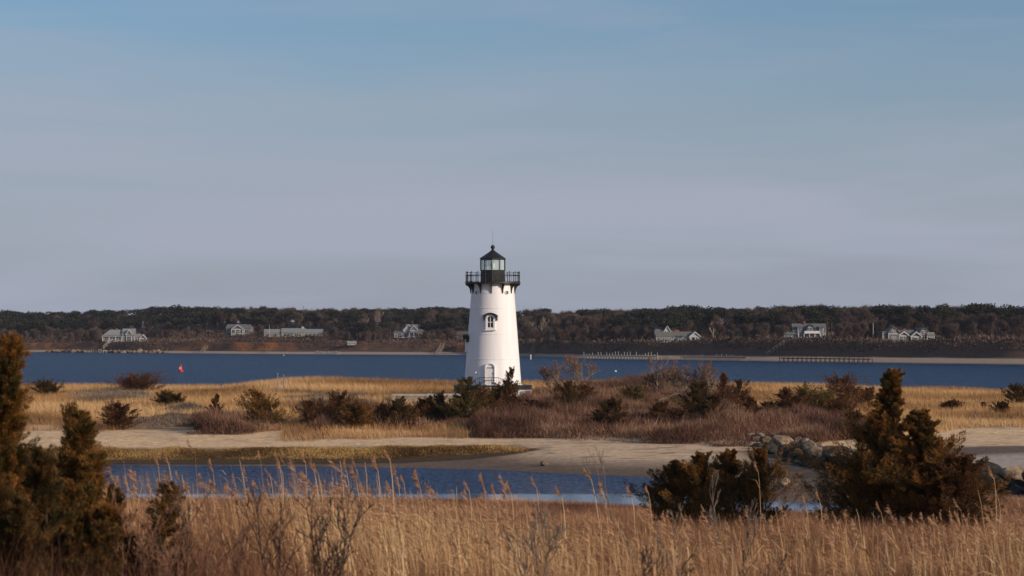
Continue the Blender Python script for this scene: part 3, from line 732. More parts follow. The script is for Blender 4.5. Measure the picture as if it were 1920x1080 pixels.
class House:
    def __init__(s, px, py, D, label, rz=0., wallm='shingle', trimm='house_trim', roofm='roof_grey', cat_='house'):
        g = at(px + 6*F/D, py, 500); s.k = g[1]/D; D = g[1]; x = (px-960)/F*D; z = g[2] - .15
        HOUSE_PX.append([px, px, D])
        s.root = empty('house', (x, D, z), rz); s.root.scale = (s.k,)*3; tag(s.root, label, cat_)
        s.wm, s.tm, s.rm = M[wallm], M[trimm], M[roofm]; s.n = 0
        s.wall, s.roof, s.trim = MB(), MB(), MB()
    def vol(s, x0, x1, y0, y1, ze, zr, ax='x', zb=-3., ov=.35):
        s.n += 1; e = .004*s.n; HOUSE_PX[-1][1] = max(HOUSE_PX[-1][1], HOUSE_PX[-1][0] + x1*s.k*F/HOUSE_PX[-1][2])
        s.wall.box(x0, x1, y0+e, y1-e, zb, ze)
        {'x': gable_x, 'y': gable_y}.get(ax, gable_x)(s.wall, s.roof, x0, x1, y0+e, y1-e, ze, zr, ov) if ax in 'xy' else gambrel_y(s.wall, s.roof, x0, x1, y0, y1, ze, zr)
        # white corner boards and frieze
        for x in (x0, x1): s.trim.box(x-.09, x+.09, y0+e-.06, y0+e+.12, zb, ze-.1)
        s.trim.box(x0+.1, x1-.1, y0+e-.05, y0+e-.01, ze-.32, ze-.05)
        if ax == 'y':
            xm = (x0+x1)/2; k = (zr-ze)/(xm-x0)
            for sg_ in (-1, 1):
                s.trim.prism([(xm-sg_*(xm-x0+ov), ze-ov*k-.12), (xm, zr-.14), (xm, zr+.26), (xm-sg_*(xm-x0+ov), ze-ov*k+.22)][::sg_], y0-ov-.06, y0-ov-.01)
    def win(s, x, z, w=.9, h=1.3, y=0., label=None):
        b = MB(); b.box(x-w/2-.12, x+w/2+.12, y-.10, y-.03, z-.14, z+h+.14); o = b.build('window', s.tm, s.root)
        b = MB(); b.box(x-w/2, x+w/2, y-.13, y-.104, z, z+h); b.build('pane', M['pane'], o)
        b = MB(); b.box(x-.04, x+.04, y-.15, y-.134, z+.003, z+h-.003); b.box(x-w/2+.003, x+w/2-.003, y-.152, y-.136, z+h/2-.04, z+h/2+.04); b.build('sash', s.tm, o)
    def chim(s, x, y, z0, z1, w=.8, m='brick'):
        b = MB(); b.box(x-w/2, x+w/2, y-.4, y+.4, z0, z1-.18); b.box(x-w/2-.07, x+w/2+.07, y-.47, y+.47, z1-.178, z1); b.build('chimney', M[m], s.root)
    def porch(s, x0, x1, y0, y1, h, n, rail=True, roof=True):
        for k in range(n):
            x = x0 + (x1-x0)*k/(n-1); b = MB(); b.box(x-.12, x+.12, y0-.12, y0+.12, -.4, h); b.build('porch_post', s.tm, s.root)
        b = MB()
        if roof: b.prismx([(y0-.4, h+.003), (y1, h+.003), (y1, h+.75), (y0-.4, h+.2)], x0-.3, x1+.3); b.build('porch_roof', s.rm, s.root); b = MB()
        b.box(x0-.2, x1+.2, y0-.3, y1, -2.5, .05); b.build('porch_deck', M['timber'], s.root)
        if rail:
            b = MB(); b.box(x0, x1, y0-.05, y0+.05, .85, .98); b.box(x0, x1, y0-.04, y0+.04, .15, .25)
            k = x0
            while k < x1: b.box(k, k+.07, y0-.03, y0+.03, .25, .85); k += .3
            b.build('porch_rail', s.tm, s.root)
    def done(s):
        s.wall.build('wall', s.wm, s.root); s.roof.build('roof', s.rm, s.root); s.trim.build('trim', s.tm, s.root)
        return s

# 1: long grey roof sweeping down to a porch, gabled dormer, right gable end
H = House(192, 641, 1078, 'grey shingled house with long sweeping roof above the rock revetment', R(4), roofm='roof_pale')
H.vol(0, 11, .8, 9, 3.0, 3.02, 'x')
H.roof.poly([(-.4,.2,2.55),(11.3,.2,2.55),(11.3,4.9,5.35),(2.8,4.9,5.35)]); H.roof.poly([(-.4,.2,2.55),(2.8,4.9,5.35),(2.8,4.9,5.05),(-.4,.2,2.3)])
H.roof.poly([(-.4,.2,2.3),(11.3,.2,2.3),(11.3,.2,2.55),(-.4,.2,2.55)])
H.vol(8.6, 13.6, .3, 8.2, 3.2, 5.55, 'x'); H.vol(10.2, 12.4, -.2, 4, 3.6, 5.2, 'y'); H.vol(13.6, 15.8, 1, 7, 2.6, 3.4, 'x')
H.vol(15.9, 18.4, 1.2, 6, 1.7, 3.1, 'y')
for x in (1.6, 6.8): H.win(x, .9, 1.3, 1.3, .8)
for x in (3.8, 4.9): H.win(x, .4, .8, 1.7, .8)
H.win(10.9, .4, .8, 2.0, -.2); H.win(11.8, .4, .8, 2.0, -.2); H.win(11.3, 3.3, 1.2, 1.0, -.2); H.win(9.2, .7, .7, 1.6, .3); H.win(14.4, .9, .6, 1.3, 1.0); H.win(13.2, .9, .5, 1.3, .3)
H.porch(.2, 8.2, .1, .8, 2.3, 4, roof=False); H.chim(5.6, 4.9, 4.9, 5.9); H.done()
# 2: pedimented porch house
H = House(424, 628, 1085, 'small grey house with white triangular porch gable and dark roof', R(-3))
H.vol(0, 10.6, 1.2, 9, 2.9, 4.5, 'x'); H.vol(2.8, 7.4, -.8, 3, 2.8, 4.3, 'y')
H.wall.box(2.9, 7.3, .2, .3, -.5, 2.7)
for x in (3.6, 4.7, 5.8, 6.8): H.win(x, .8, .8, 1.5, -.8)
H.win(8.6, .9, 1.3, 1.5, 1.2); H.win(10.0, .7, .5, 1.4, 1.2); H.win(1.2, 1.2, 1.2, 1.0, 1.2)
H.porch(2.6, 8.2, -1.8, 1.2, 2.6, 4, roof=False); H.done()
# 3: long single-storey house
H = House(495.5, 632, 1062, 'long single-storey ranch house with pale roof behind a flagpole', R(2), wallm='shingle_light', roofm='roof_pale')
H.vol(0, 7.4, .5, 7, 2.0, 3.2, 'x'); H.vol(7.4, 17, 0, 8, 2.2, 3.6, 'x'); H.vol(17, 24.2, .4, 7, 2.0, 3.25, 'x')
for x in (1.4, 4.3, 5.2): H.win(x, .4, 1.0, 1.1, .5)
for x, w in ((9.4, 1.8), (10.9, 1.2), (13.6, 1.5), (15.0, 1.0)): H.win(x, .5, w, 1.2, 0)
H.win(11.7, -.2, .8, 2.0, 0)
for x in (18.2, 19.7, 21.3, 22.6): H.win(x, .4, .9, 1.2, .4)
H.chim(16.0, 4, 3.3, 4.5, 1.0, 'house_white'); H.done()
# 4: white two-gabled house
H = House(739, 634, 1040, 'white two-storey house with twin gables and brown porch roof among trees', R(-4), wallm='house_white', roofm='roof_grey')
H.vol(0, 6.0, 1.2, 8, 2.3, 3.3, 'x'); H.vol(3.8, 7.6, 1.6, 9, 3.6, 5.6, 'y'); H.vol(6.8, 9.4, .8, 5, 3.7, 5.3, 'y'); H.vol(4.5, 9.0, 2.5, 8, 3.9, 5.6, 'x')
H.roof.prismx([(-1.0,2.2),(3.4,3.7),(3.4,3.85),(-1.0,2.36)], 6.2, 12.2)
H.wall.box(6.3, 11.9, 1.0, 6, -2, 2.8)
H.win(7.5, 3.6, .7, 1.1, .8); H.win(8.3, 3.6, .7, 1.1, .8); H.win(2.2, .6, 1.3, 1.2, 1.2); H.win(.8, .6, .8, 1.0, 1.2); H.win(4.8, .6, 1.1, 1.2, 1.2)
for x in (7.6, 8.7, 10.2, 11.2): H.win(x, .5, .75, 1.5, 1.0)
H.porch(6.4, 11.9, -.8, 1, 2.2, 4, roof=False, rail=False); H.done()
# 5: gambrel and low wings
H = House(1231, 641, 850, 'white house with steep dark upper storey and glazed sunroom wing', R(5), wallm='house_white')
H.vol(0, 6.2, 0, 6, 2.1, 2.12, 'x'); H.roof.prismx([(-.4,2.0),(3.6,3.9),(3.6,4.1),(-.4,2.2)], -.4, 7.2)
H.vol(.4, 4.9, 3.4, 9, 4.0, 5.3, 'x'); H.vol(3.0, 5.0, 2.6, 9, 3.8, 5.5, 'y'); H.vol(6.2, 12.6, .6, 7, 2.0, 3.35, 'x'); H.vol(11.2, 14.9, -.2, 7, 1.9, 3.4, 'y')
for k in range(9): H.win(.55+k*.62, .3, .42, 1.5, 0)
H.win(3.1, 2.9, 1.0, .9, 2.6); H.win(1.6, 3.0, .6, .8, 3.4); H.win(6.9, .6, .7, 1.1, .6); H.win(9.0, .6, .5, 1.0, .6); H.win(9.8, .6, .5, 1.0, .6); H.win(13.0, .3, 1.6, 1.4, -.2)
H.porch(13.2, 15.7, -.9, .1, 1.9, 2, rail=False, roof=False); H.chim(7.3, 3, 2.9, 4.2, 1.6); H.chim(1.0, 5.5, 4.8, 6.0, .6); H.done()
# 6: large gambrel house
H = House(1471, 637, 800, 'large shingled gambrel house with white balcony and porch on the bluff', R(-3), wallm='shingle_light')
H.vol(0, 3.4, .8, 6, 1.9, 3.0, 'x'); H.vol(2.9, 13.0, 1.6, 9, 3.0, 5.05, 'x'); H.vol(6.9, 9.9, .2, 6, 2.6, 5.0, 'g')
H.vol(4.3, 5.6, 1.0, 4, 4.0, 4.35, 'x'); H.vol(11.2, 12.3, 1.0, 4, 4.0, 4.35, 'x')
for k in range(3):
    for j in (0, 1): H.win(.5+k*1.15+j*.42, .7, .33, 1.0, .8)
H.win(4.95, 2.7, .6, 1.2, 1.0); H.win(11.75, 2.7, .6, 1.2, 1.0)
for x in (7.6, 8.4, 9.2): H.win(x, 2.5, .6, 1.4, .2)
for x in (5.0, 6.2, 8.0, 9.2, 11.5): H.win(x, .4, .8, 1.5, 1.6)
H.porch(4.4, 12.9, -1.0, 1.6, 2.1, 6, roof=False)
b = MB(); b.box(6.2, 11.0, -1.2, 1.6, 2.1, 2.25); b.box(6.2, 11.0, -1.2, -1.1, 2.26, 2.9); b.build('balcony', M['white_trim'], H.root)
H.chim(6.6, 5, 4.4, 6.0, .7); H.done()
# 7: two round-gabled blocks
H = House(1656, 640, 765, 'weathered shingled house with two curved gables and balconies right of flagpole', R(3))
H.vol(0, 5.0, .6, 8, 2.9, 3.0, 'x'); H.vol(1.6, 5.0, 0, 7, 2.6, 4.2, 'g'); H.vol(4.6, 10.0, 2.4, 8, 2.4, 3.4, 'x'); H.vol(5.0, 7.8, .6, 5, 2.0, 3.0, 'y'); H.vol(8.6, 11.6, 0, 6, 1.7, 2.9, 'y')
H.vol(11.4, 14.2, 1.0, 8, 2.7, 4.1, 'g'); H.vol(13.6, 15.8, .5, 6, 2.0, 2.02, 'x')
for x in (2.8, 3.5): H.win(x, 2.6, .5, .9, 0); H.win(x, .3, .5, 1.1, 0)
for x in (6.0, 6.8): H.win(x, .3, .6, 1.3, .6)
for x in (9.7, 10.4): H.win(x, .2, .5, 1.1, 0)
for x in (12.4, 13.2): H.win(x, 2.2, .6, 1.1, 1.0)
H.win(12.8, .2, 1.4, 1.4, 1.0); H.win(14.7, .5, 1.2, .8, .5)
b = MB(); b.box(13.6, 15.8, .4, .5, 2.05, 2.9); b.box(15.7, 15.8, .5, 6, 2.05, 2.9); b.build('balcony', M['shingle_light'], H.root)
H.chim(7.5, 5, 3.0, 4.0, .7); H.done()
# 8: dark cottage just left of the lighthouse, 9: small low shed
H = House(857, 636, 1030, 'small dark roofed cottage among trees just left of the lighthouse', R(-8), wallm='roof_grey', roofm='roof_brown', trimm='roof_pale')
H.vol(0, 6, 0, 5, 1.9, 3.2, 'x'); H.win(1.6, .5, .8, .9, 0); H.win(4.2, .5, .8, .9, 0); H.done()
H = House(652.5, 647.5, 1025, 'tiny pale boathouse with grey roof low on the scrubby bank', R(12), wallm='shingle_light', roofm='roof_pale', cat_='boathouse')
H.vol(0, 3.2, 0, 2.4, .55, 1.15, 'x', zb=-.3); H.win(1.6, .12, .4, .28, 0); H.done()

# flagpoles
for px, p0, p1, D0, lab in ((505, 609, 633, 1056, 'thin white flagpole before the long ranch house'), (1198, 616, 640, 852, 'white flagpole on the lawn left of the sunroom house'),
                            (1637, 606, 640, 762, 'tall pale flagpole between the gambrel house and the curved-gable house')):
    g = at(px, p1, 500); D0 = g[1]; z0, z1 = g[2], HC-(p0-YH)/F*D0
    b = MB(); b.tube([(0,0,-.5),(0,0,z1-z0)], [.12,.08], 8); b.lathe([(.02,z1-z0-.1),(.14,z1-z0),(.02,z1-z0+.14)], 8)
    tag(b.build('flagpole', M['house_white'], loc=((px-960)/F*D0, D0, z0)), lab, 'flagpole', 'flagpoles on the far shore')

# beach stairs
def stairs(pa, pb, lab, m='timber', w=1.2):
    """from beach pixel pa to bluff-top pixel pb, given as (px, py, D)"""
    A = np.array(at(pa[0], pa[1], 500)); B = np.array(at(pb[0], pb[1], 500)); B[2] += .3
    root = empty('beach_stairs', tuple(A)); tag(root, lab, 'stairs', 'wooden stairs up the bluff'); d = B - A; hd = np.array([d[0], d[1], 0]); hd /= np.linalg.norm(hd); sd = np.array([-hd[1], hd[0], 0])*w/2
    b = MB(); b2 = MB(); b3 = MB()
    for s in (-1, 1):
        b.tube([sd*s, d+sd*s], .13, 4); b2.tube([sd*s+(0,0,1.0), d+sd*s+(0,0,1.0)], .07, 4)
        for k in range(6): q = d*k/5+sd*s; b3.tube([q-(0,0,1.5*(k/5)+.4), q+(0,0,1.0)], .08, 4)
    n = 16
    for k in range(n):
        q = d*(k+.5)/n; b.poly([q-sd, q+sd, q+sd+hd*.3, q-sd+hd*.3])
    b.build('flight', M[m], root); b2.build('handrail', M[m], root); b3.build('post', M[m], root)
stairs((500,663,1040),(530,634,1062), 'wooden beach stairs climbing the orange bank below the ranch house')
stairs((379,661,1062),(397,641,1080), 'short wooden beach stairs on the bank left of the porch-gabled house')
stairs((820,665,998),(830,649,1012), 'narrow beach stairs on the bank just left of the lighthouse')
stairs((996,668,924),(1004,652,940), 'beach stairs on the dark bank just right of the lighthouse')
stairs((1437,668,786),(1470,646,800), 'pale diagonal beach stairs below the large gambrel house', 'timber')
stairs((193,655,1092),(205,643,1102), 'small stairs behind the jetty under the sweeping-roof house', 'timber_pale')

# piers
def far_d(px, s_):
    D0 = 900.
    for _ in range(9): D0 = .5*D0 + .5*(float(shore((px-960)/F*D0)) + s_)
    return D0
def pier(pa, pb, n, lab, cat_, m, deck=True, ph=(.3,1.6), dual=True, name='pier'):
    da, db = far_d(pa[0], -3.), far_d(pb[0], -3.); A = np.array([(pa[0]-960)/F*da, da, 0]); B = np.array([(pb[0]-960)/F*db, db, 0]); d = B-A; hd = unit(d[None])[0]; sd = np.array([-hd[1], hd[0], 0])*.75
    root = empty(name, tuple(A)); tag(root, lab, cat_); r = random.Random(n)
    dk = 1.05
    for k in range(n):
        for s in ((-1, 1) if dual else (0,)):
            q = d*k/(n-1) + sd*s; t_ = dk + r.uniform(*ph) if s < 1 else dk+.2
            b = MB(); b.tube([q-(0,0,2.), q+(0,0,t_)], .11, 6); b.build('pile', M[m], root)
    if deck:
        b = MB(); b.tube([(0,0,dk), tuple(d+(0,0,dk))], .12, 4); p4 = [-sd, sd, d+sd, d-sd]
        for z in (dk, dk+.15): b.poly([tuple(p+(0,0,z)) for p in p4])
        for i in range(4):
            j = (i+1) % 4; b.poly([tuple(p4[i]+(0,0,dk)), tuple(p4[j]+(0,0,dk)), tuple(p4[j]+(0,0,dk+.15)), tuple(p4[i]+(0,0,dk+.15))])
        b.build('deck', M[m], root)
pier((1098,672,872),(1236,672,836), 26, 'long weathered pier with many pale piles just right of the lighthouse', 'pier', 'timber_pale')
pier((1280,675,818),(1402,675,800), 28, 'middle timber pier with crowded thin piles below the sunroom house', 'pier', 'timber', ph=(.1,1.2))
pier((1465,679,752),(1632,677,735), 20, 'rightmost dark pier with wide spaced piles below the large gambrel house', 'pier', 'timber_dark', ph=(.1,1.4))
pier((592,668,990),(636,667,990), 17, 'cluster of bare pale piles at the waterline left of the lighthouse', 'piles', 'timber_pale', deck=False, ph=(-.4,.6), name='pile_cluster')
pier((196,660,1085),(160,660,1085), 9, 'small pale landing pier under the sweeping-roof house', 'pier', 'timber_pale', ph=(.0,.5))
for px, py, lab in ((995, 674, 'white channel stake in the water right of the lighthouse'), (30, 660, 'white stake at the left end of the far beach')):
    D0 = HC*F/(py-YH); b = MB(); b.tube([(0,0,-1),(0,0,1.6)], .17, 8); b.box(-.25,.25,-.06,.06,1.2,1.6)
    tag(b.build('channel_stake', M['white_trim'], loc=((px-960)/F*D0, D0, 0)), lab, 'stake')

# ---------------------------------------------------------------- rocks
def rock_mesh(seed, n=2):
    import bmesh
    bm = bmesh.new(); bmesh.ops.create_icosphere(bm, subdivisions=3, radius=1.); r = random.Random(seed)
    pl = [(np.array([r.gauss(0,1), r.gauss(0,1), r.gauss(0,1)]), r.uniform(.55,.85)) for _ in range(11)]
    pl = [(p/np.linalg.norm(p), q) for p, q in pl]
    for v in bm.verts:
        c = np.array(v.co)
        for p, q in pl:
            e = c@p - q
            if e > 0: c = c - p*e*.93
        c *= 1 + .07*(fbm(c[0]*2.+9, c[1]*2.+c[2]*1.7, seed, 3)-.47)*2; v.co = c
    me = bpy.data.meshes.new('rock'); bm.to_mesh(me); bm.free(); me.polygons.foreach_set('use_smooth', [True]*len(me.polygons))
    try: me.set_sharp_from_angle(angle=R(28))
    except Exception: pass
    me.materials.append(M['rock']); return me
M['rock_dark'] = rock_mat('shaded_jetty_rock', (.018,.015,.012), (.035,.029,.022), (.085,.068,.052))  # darker copy of the jetty rock: shade of its left face put into the colour
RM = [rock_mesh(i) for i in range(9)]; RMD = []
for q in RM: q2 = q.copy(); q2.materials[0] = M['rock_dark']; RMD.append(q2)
def rock(loc, s, seed, label, group=None, name='boulder', cat_='boulder', dark=False):
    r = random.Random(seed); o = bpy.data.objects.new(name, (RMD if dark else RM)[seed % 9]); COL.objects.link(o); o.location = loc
    o.scale = (s*r.uniform(.85,1.35), s*r.uniform(.8,1.15), s*r.uniform(.6,.85)); o.rotation_euler = (r.uniform(-.35,.35), r.uniform(-.35,.35), r.uniform(0,6.28))
    return tag(o, label, cat_, group)
rr = random.Random(4); k = 0; yv = 183.
while yv > 108:
    xj = float(np.interp(yv, JET[::-1,1], JET[::-1,0])); far_ = yv > 147
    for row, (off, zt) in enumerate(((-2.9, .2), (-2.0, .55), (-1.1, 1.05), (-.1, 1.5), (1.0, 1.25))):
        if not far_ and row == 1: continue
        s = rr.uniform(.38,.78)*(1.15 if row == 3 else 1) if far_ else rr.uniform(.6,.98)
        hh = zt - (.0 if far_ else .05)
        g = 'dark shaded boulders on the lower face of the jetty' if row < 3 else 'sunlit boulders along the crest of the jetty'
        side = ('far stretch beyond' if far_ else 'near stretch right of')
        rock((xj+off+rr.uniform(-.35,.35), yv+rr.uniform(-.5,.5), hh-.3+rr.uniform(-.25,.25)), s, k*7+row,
             ('dark lower-face' if row < 3 else 'sunlit crest') + ' boulder of the stone jetty, ' + side + ' the big cedars', g + (', far stretch' if far_ else ', near stretch'), dark=(row < 3 or (not far_ and row == 3 and rr.random() < .6)))  # lower rows and some near crest rocks take the shade-coloured copy
    k += 1; yv -= 1.12 if far_ else 1.5
g = at(1021, 873, 120); rock((g[0], g[1], g[2]+.12), .30, 3, 'lone orange-brown boulder on the wet sand beside the pond')
g = at(1470, 908, 120); rock((g[0], g[1], g[2]+.05), .42, 5, 'flat ochre boulder half sunk in the mud between the cedars')
g = at(1492, 808, 150)
# revetment under the first house
rr = random.Random(9)
for k in range(70):
    px = 72 + (312-72)*k/69 + rr.uniform(-2,2); D0 = 1108 - (px-72)*.12
    x = (px-960)/F*D0; yy = float(shore(x)) + rr.uniform(-1.5, 5)
    rock((x, yy, max(.1, float(height(x, yy))) + rr.uniform(-.1,.5)), rr.uniform(.7,1.5), k+50, 'small rock of the revetment under the sweeping-roof house', 'revetment rocks on the far left shore', 'revetment_rock', 'rock')

# ---------------------------------------------------------------- far woods
def crown_mesh(name, seed, w, h, base, n, size, tone=(.5,.25), lumps=9, flat=.5):
    r = np.random.default_rng(seed); P, T = [], []
    for k in range(lumps):
        a = r.uniform(0, 6.28); rad = r.uniform(.0,.62)*w/2; c = np.array([rad*math.cos(a), rad*math.sin(a), base + (h-base)*r.uniform(.25,.85)])
        rr_ = w*r.uniform(.16,.30); m_ = n//lumps
        d = unit(r.normal(size=(m_,3))) * (r.uniform(.55,1.05,(m_,1))); d[:,2] *= flat
        P.append(c + d*rr_); T.append(np.clip(r.normal(tone[0], tone[1]*.6) + r.normal(0, tone[1], m_)*.6, 0, 1))
    P = np.concatenate(P); T = np.concatenate(T); n_ = len(P)
    D = unit(r.normal(size=(n_,3)) + [0,0,.4]); V, Fc = leaves(P, D, size*r.uniform(.6,1.4,n_), size*r.uniform(.4,.8,n_))
    S = [(np.array([0,0,-1.5]), np.array([.2,0,h*.6]), .22, .12, 0)]
    for k in range(6):
        a = r.uniform(0,6.28); z = h*r.uniform(.3,.6); S.append((np.array([.1,0,z]), np.array([w*.3*math.cos(a), w*.3*math.sin(a), z+h*.2]), .09, .04, 0))
    V2, F2 = tubes([s[0] for s in S],[s[1] for s in S],[s[2] for s in S],[s[3] for s in S],4)
    V, Fc = cat((V, Fc), (V2, F2)); me = npmesh(name, V, Fc, {'tone': ('FACE', np.concatenate([T, np.full(len(F2), .9)]))}); me.materials.append(M['pine']); return me
PM = [crown_mesh('pine_tree', 100+i, 7.5+i%3, 9.5+(i*7%4)*.6, 4.0, 1300, .62, (.35+.08*(i%3), .22), lumps=8+i%4) for i in range(7)]
PT = [float(np.percentile([v.co[2] for v in q.vertices], 99.5)) for q in PM]
rr = random.Random(21); npine = 0
TOP = [(0,582),(120,584),(250,578),(330,572),(400,575),(430,577),(500,577),(580,582),(680,578),(760,577),(800,573),(880,577),(960,578),(1020,576),(1100,578),(1200,579),(1280,572),(1360,577),(1500,572),(1600,574),(1700,578),(1800,577),(1920,582)]
def dense(px):    # share of dark pines by place along the shore
    return np.interp(px, [0,100,420,500,640,800,880,990,1080,1180,1240,1330,1400,1480,1600,1700,1860,1920], [.7,1,.9,.8,1,1,.7,.15,.15,.4,1,1,.3,.7,.6,1,1,.5])
pp = []
for px in np.arange(-40, 1962, 9.0):
    if rr.random() < dense(px)*1.0: pp.append((px + rr.uniform(-4,4), rr.uniform(150, 240), 1.0))
for px in np.arange(-40, 1962, 11.0):
    if rr.random() < dense(px)*.8: pp.append((px + rr.uniform(-5,5), rr.uniform(85, 150), .95))
for px, s_ in ((640,70),(660,66),(680,60),(700,64),(725,70),(750,75),(775,78),(800,70),(820,64),(845,66),(1150,58),(1170,66),(1190,60),(1215,70),(1240,60),(1262,62),(1290,56),(1320,58),(1345,66),
               (1420,80),(1560,58),(1600,62),(1660,50),(1690,56),(1720,48),(1750,52),(1775,44),(1800,48),(1830,42),(1850,46),(1870,52),(310,70),(330,74),(350,66),(520,70),(560,72),(1000,66),(1020,60)):
    pp.append((px, s_, .85))
def shades(px, D0):
    x = (px-960)/F*D0
    for a, b_, dd in HOUSE_PX:
        for q in (a, (a+b_)/2, b_):
            vx, vy = x - (q-960)/F*dd, D0 - dd; al = vx*.83 - vy*.56; la = vx*.56 + vy*.83
            if -3 < al < 46 and abs(la) < 9: return True
    return False
def clear(px, D0, m=12):
    if shades(px, D0): return False
    return all(not (a-6 < px < b_+6 and D0 < dd+m-2) for a, b_, dd in HOUSE_PX)
for px, s_, sc in pp[:296]:
    D0 = far_d(px, s_)
    if not clear(px, D0, 6): continue
    x = (px-960)/F*D0; o = bpy.data.objects.new('pine_tree', PM[npine % 7]); COL.objects.link(o)
    z = float(height(x, D0)); top = HC + (YH - np.interp(px, [a for a,b_ in TOP], [b_ for a,b_ in TOP]))/F*D0
    hgt = 10.5*sc
    if s_ > 150: hgt = min(13, max(5.5, (top - z)*rr.uniform(.90, 1.03)))
    o.location = (x, D0, z-.3); sc_ = hgt/PT[npine % 7]; o.scale = (sc_*rr.uniform(1.1,1.5), sc_*1.15, sc_*1.0); o.rotation_euler = (0,0,rr.uniform(0,6.28))
    w_ = [(185,'at the far left end of the woods'),(300,'behind the sweeping-roof house'),(478,'around the porch-gabled house'),(610,'behind the long ranch house'),(725,'between the ranch house and the twin-gabled house'),(870,'behind the twin-gabled house'),
        (1150,'just right of the lighthouse'),(1330,'around the sunroom house'),(1460,'between the sunroom house and the gambrel house'),(1570,'behind the gambrel house'),(1650,'between the gambrel and curved-gable houses'),(1770,'behind the curved-gable house'),(9999,'at the far right end of the woods')]
    w_ = [b_ for a, b_ in w_ if px < a][0]; f_ = 'skyline pine ' if s_ > 150 else 'lower pine '
    tag(o, 'dark green ' + f_ + w_, 'tree', 'dark far-shore pines ' + w_ + (', skyline' if s_ > 150 else ', lower')); npine += 1

# bare deciduous woods: one mass
proto = []
for i in range(5):
    S = branchy(300+i, 9.5, n_stem=2, spread=.42, depth=4, r0=.16, up=.55, kids=(2,3), curl=.18)
    A = np.array([s[0] for s in S]); B_ = np.array([s[1] for s in S]); ra = np.maximum([s[2] for s in S], .045)
    V1, F1 = tubes(A, B_, ra, ra*.8, 3)
    r = np.random.default_rng(i); tips = B_[np.array([s[4] for s in S]) <= 1]; tp = np.repeat(tips, 16, 0) + r.normal(0,.55,(len(tips)*16,3))
    V2, F2 = tris(tp, unit(r.normal(size=tp.shape) + [0,0,.9]), r.uniform(.7,1.5,len(tp)), np.full(len(tp), .10))
    F2 = np.column_stack([F2, F2[:,2]])
    proto.append((V1, F1, V2, F2[:, :3]))
VA, FA, TA, oA, VB, FB, TB, oB = [], [], [], 0, [], [], [], 0
def wood_spot():
    px = rr.uniform(-60, 1980); s_ = rr.uniform(34, 235); return px, s_
PH = [float(np.percentile(q[2][:, 2], 99.5)) for q in proto]
for k in range(1500):
    px, s_ = wood_spot()
    if k > 1150: s_ = rr.uniform(170, 238)
    D0 = far_d(px, s_)
    if not clear(px, D0): continue
    if 75 < s_ < 150 and rr.random() < .72*dense(px): continue
    x = (px-960)/F*D0; z = float(height(x, D0)); V1, F1, V2, F2 = proto[k % 5]; a = rr.uniform(0, 6.28); s = rr.uniform(.6,1.0)*(.72 if s_ < 80 else 1.0)*9.5/PH[k % 5]
    if px > 1880: s *= 1.15
    
    cap = (HC + (YH + 3 - np.interp(px, [q[0] for q in TOP], [q[1] for q in TOP]))/F*D0 - z)/PH[k % 5]; s = min(s, max(.3, cap*rr.uniform(.9,1.04)))
    Rm = Rz(a)[:3,:3].T * s; t0 = rr.uniform(.15,.85)
    VA.append(V1@Rm + [x, D0, z-.2]); FA.append(F1+oA); oA += len(V1); TA.append(np.clip(np.full(len(F1), t0) + rng.normal(0,.1,len(F1)),0,1))
    VB.append(V2@Rm + [x, D0, z-.2]); FB.append(F2+oB); oB += len(V2); TB.append(np.clip(t0 + rng.normal(0,.15,len(F2)),0,1))
FA = np.concatenate(FA); FB = np.concatenate(FB); VA = np.concatenate(VA); VB = np.concatenate(VB)
FAt = np.concatenate([FA[:, [0,1,2]], FA[:, [0,2,3]]]); TA = np.concatenate(TA)
me = npmesh('bare_woods', np.concatenate([VA, VB]), np.concatenate([FAt, FB+len(VA)]), {'tone': ('FACE', np.concatenate([TA, TA, np.concatenate(TB)]))})
tag(link('bare_woods', me, M['bare']), 'brown leafless woods covering the far shore between the pines', 'woods', kind='stuff')

# pale-stemmed bare trees one can tell apart
for i, (px, py, h_, lab) in enumerate(((716,630,11,'pale leafless tree left of the twin-gabled white house'), (683,632,8,'small pale leafless tree at the dark wood edge left of the twin-gabled house'),
      (797,577+55,7,'bare tree just right of the twin-gabled house'), (1328+10,640,9,'pale crooked leafless tree right of the sunroom house'), (990,640,8,'pale-trunked bare tree just right of the lighthouse tower'),(1010,640,9,'second pale-trunked bare tree right of the lighthouse tower'),
      (575,612,9,'tall pale leafless tree behind the ranch house roof'), (430,605,9,'pale leafless tree behind the porch-gabled house'))):
    g = at(px, py, 500)
    o = link('bare_tree', segs_mesh('bare_tree', branchy(500+i, h_, 2, .42, 4, .20, up=.5), .06, (.8,1.), i, 3), M['twig_grey'], loc=g)
    tag(o, lab, 'tree')

# scrub on the bluff and slope
n = 150000; px = rng.uniform(-60,1980,n); s_ = rng.uniform(15, 120, n)**1.0; u = (px-960)/F
D0 = np.full(n, 900.)
for _ in range(9): D0 = .5*D0 + .5*(shore(u*D0) + s_)
x = u*D0; keep = np.ones(n, bool)
for a, b_, dd in HOUSE_PX: keep &= ~((px > a-2) & (px < b_+2) & (D0 < dd+3) & (D0 > dd-26) & (s_ > 28))
face = (s_ < 29); keep &= ~(face & (fbm(x/14., D0/40., 21) > .44) & (x < 2) & (rng.uniform(0,1,n) < .75)) & (s_ > 19)
lawn = (fbm(x/20., D0/20., 22) > .53) & (s_ > 27) & (s_ < 55); keep &= ~(lawn & (rng.uniform(0,1,n) < .7))
x, D0, s_ = x[keep], D0[keep], s_[keep]; z = height(x, D0); n = len(x); hh = rng.uniform(.4,1.5,n)*(.7+.8*fbm(x/9., D0/9., 31)) * np.interp(s_, [18,28,60,110],[.7,.9,1.1,1.6])
P = np.column_stack([x, D0, z-.1]); P[:,2] += rng.uniform(0,1,n)*hh*.6
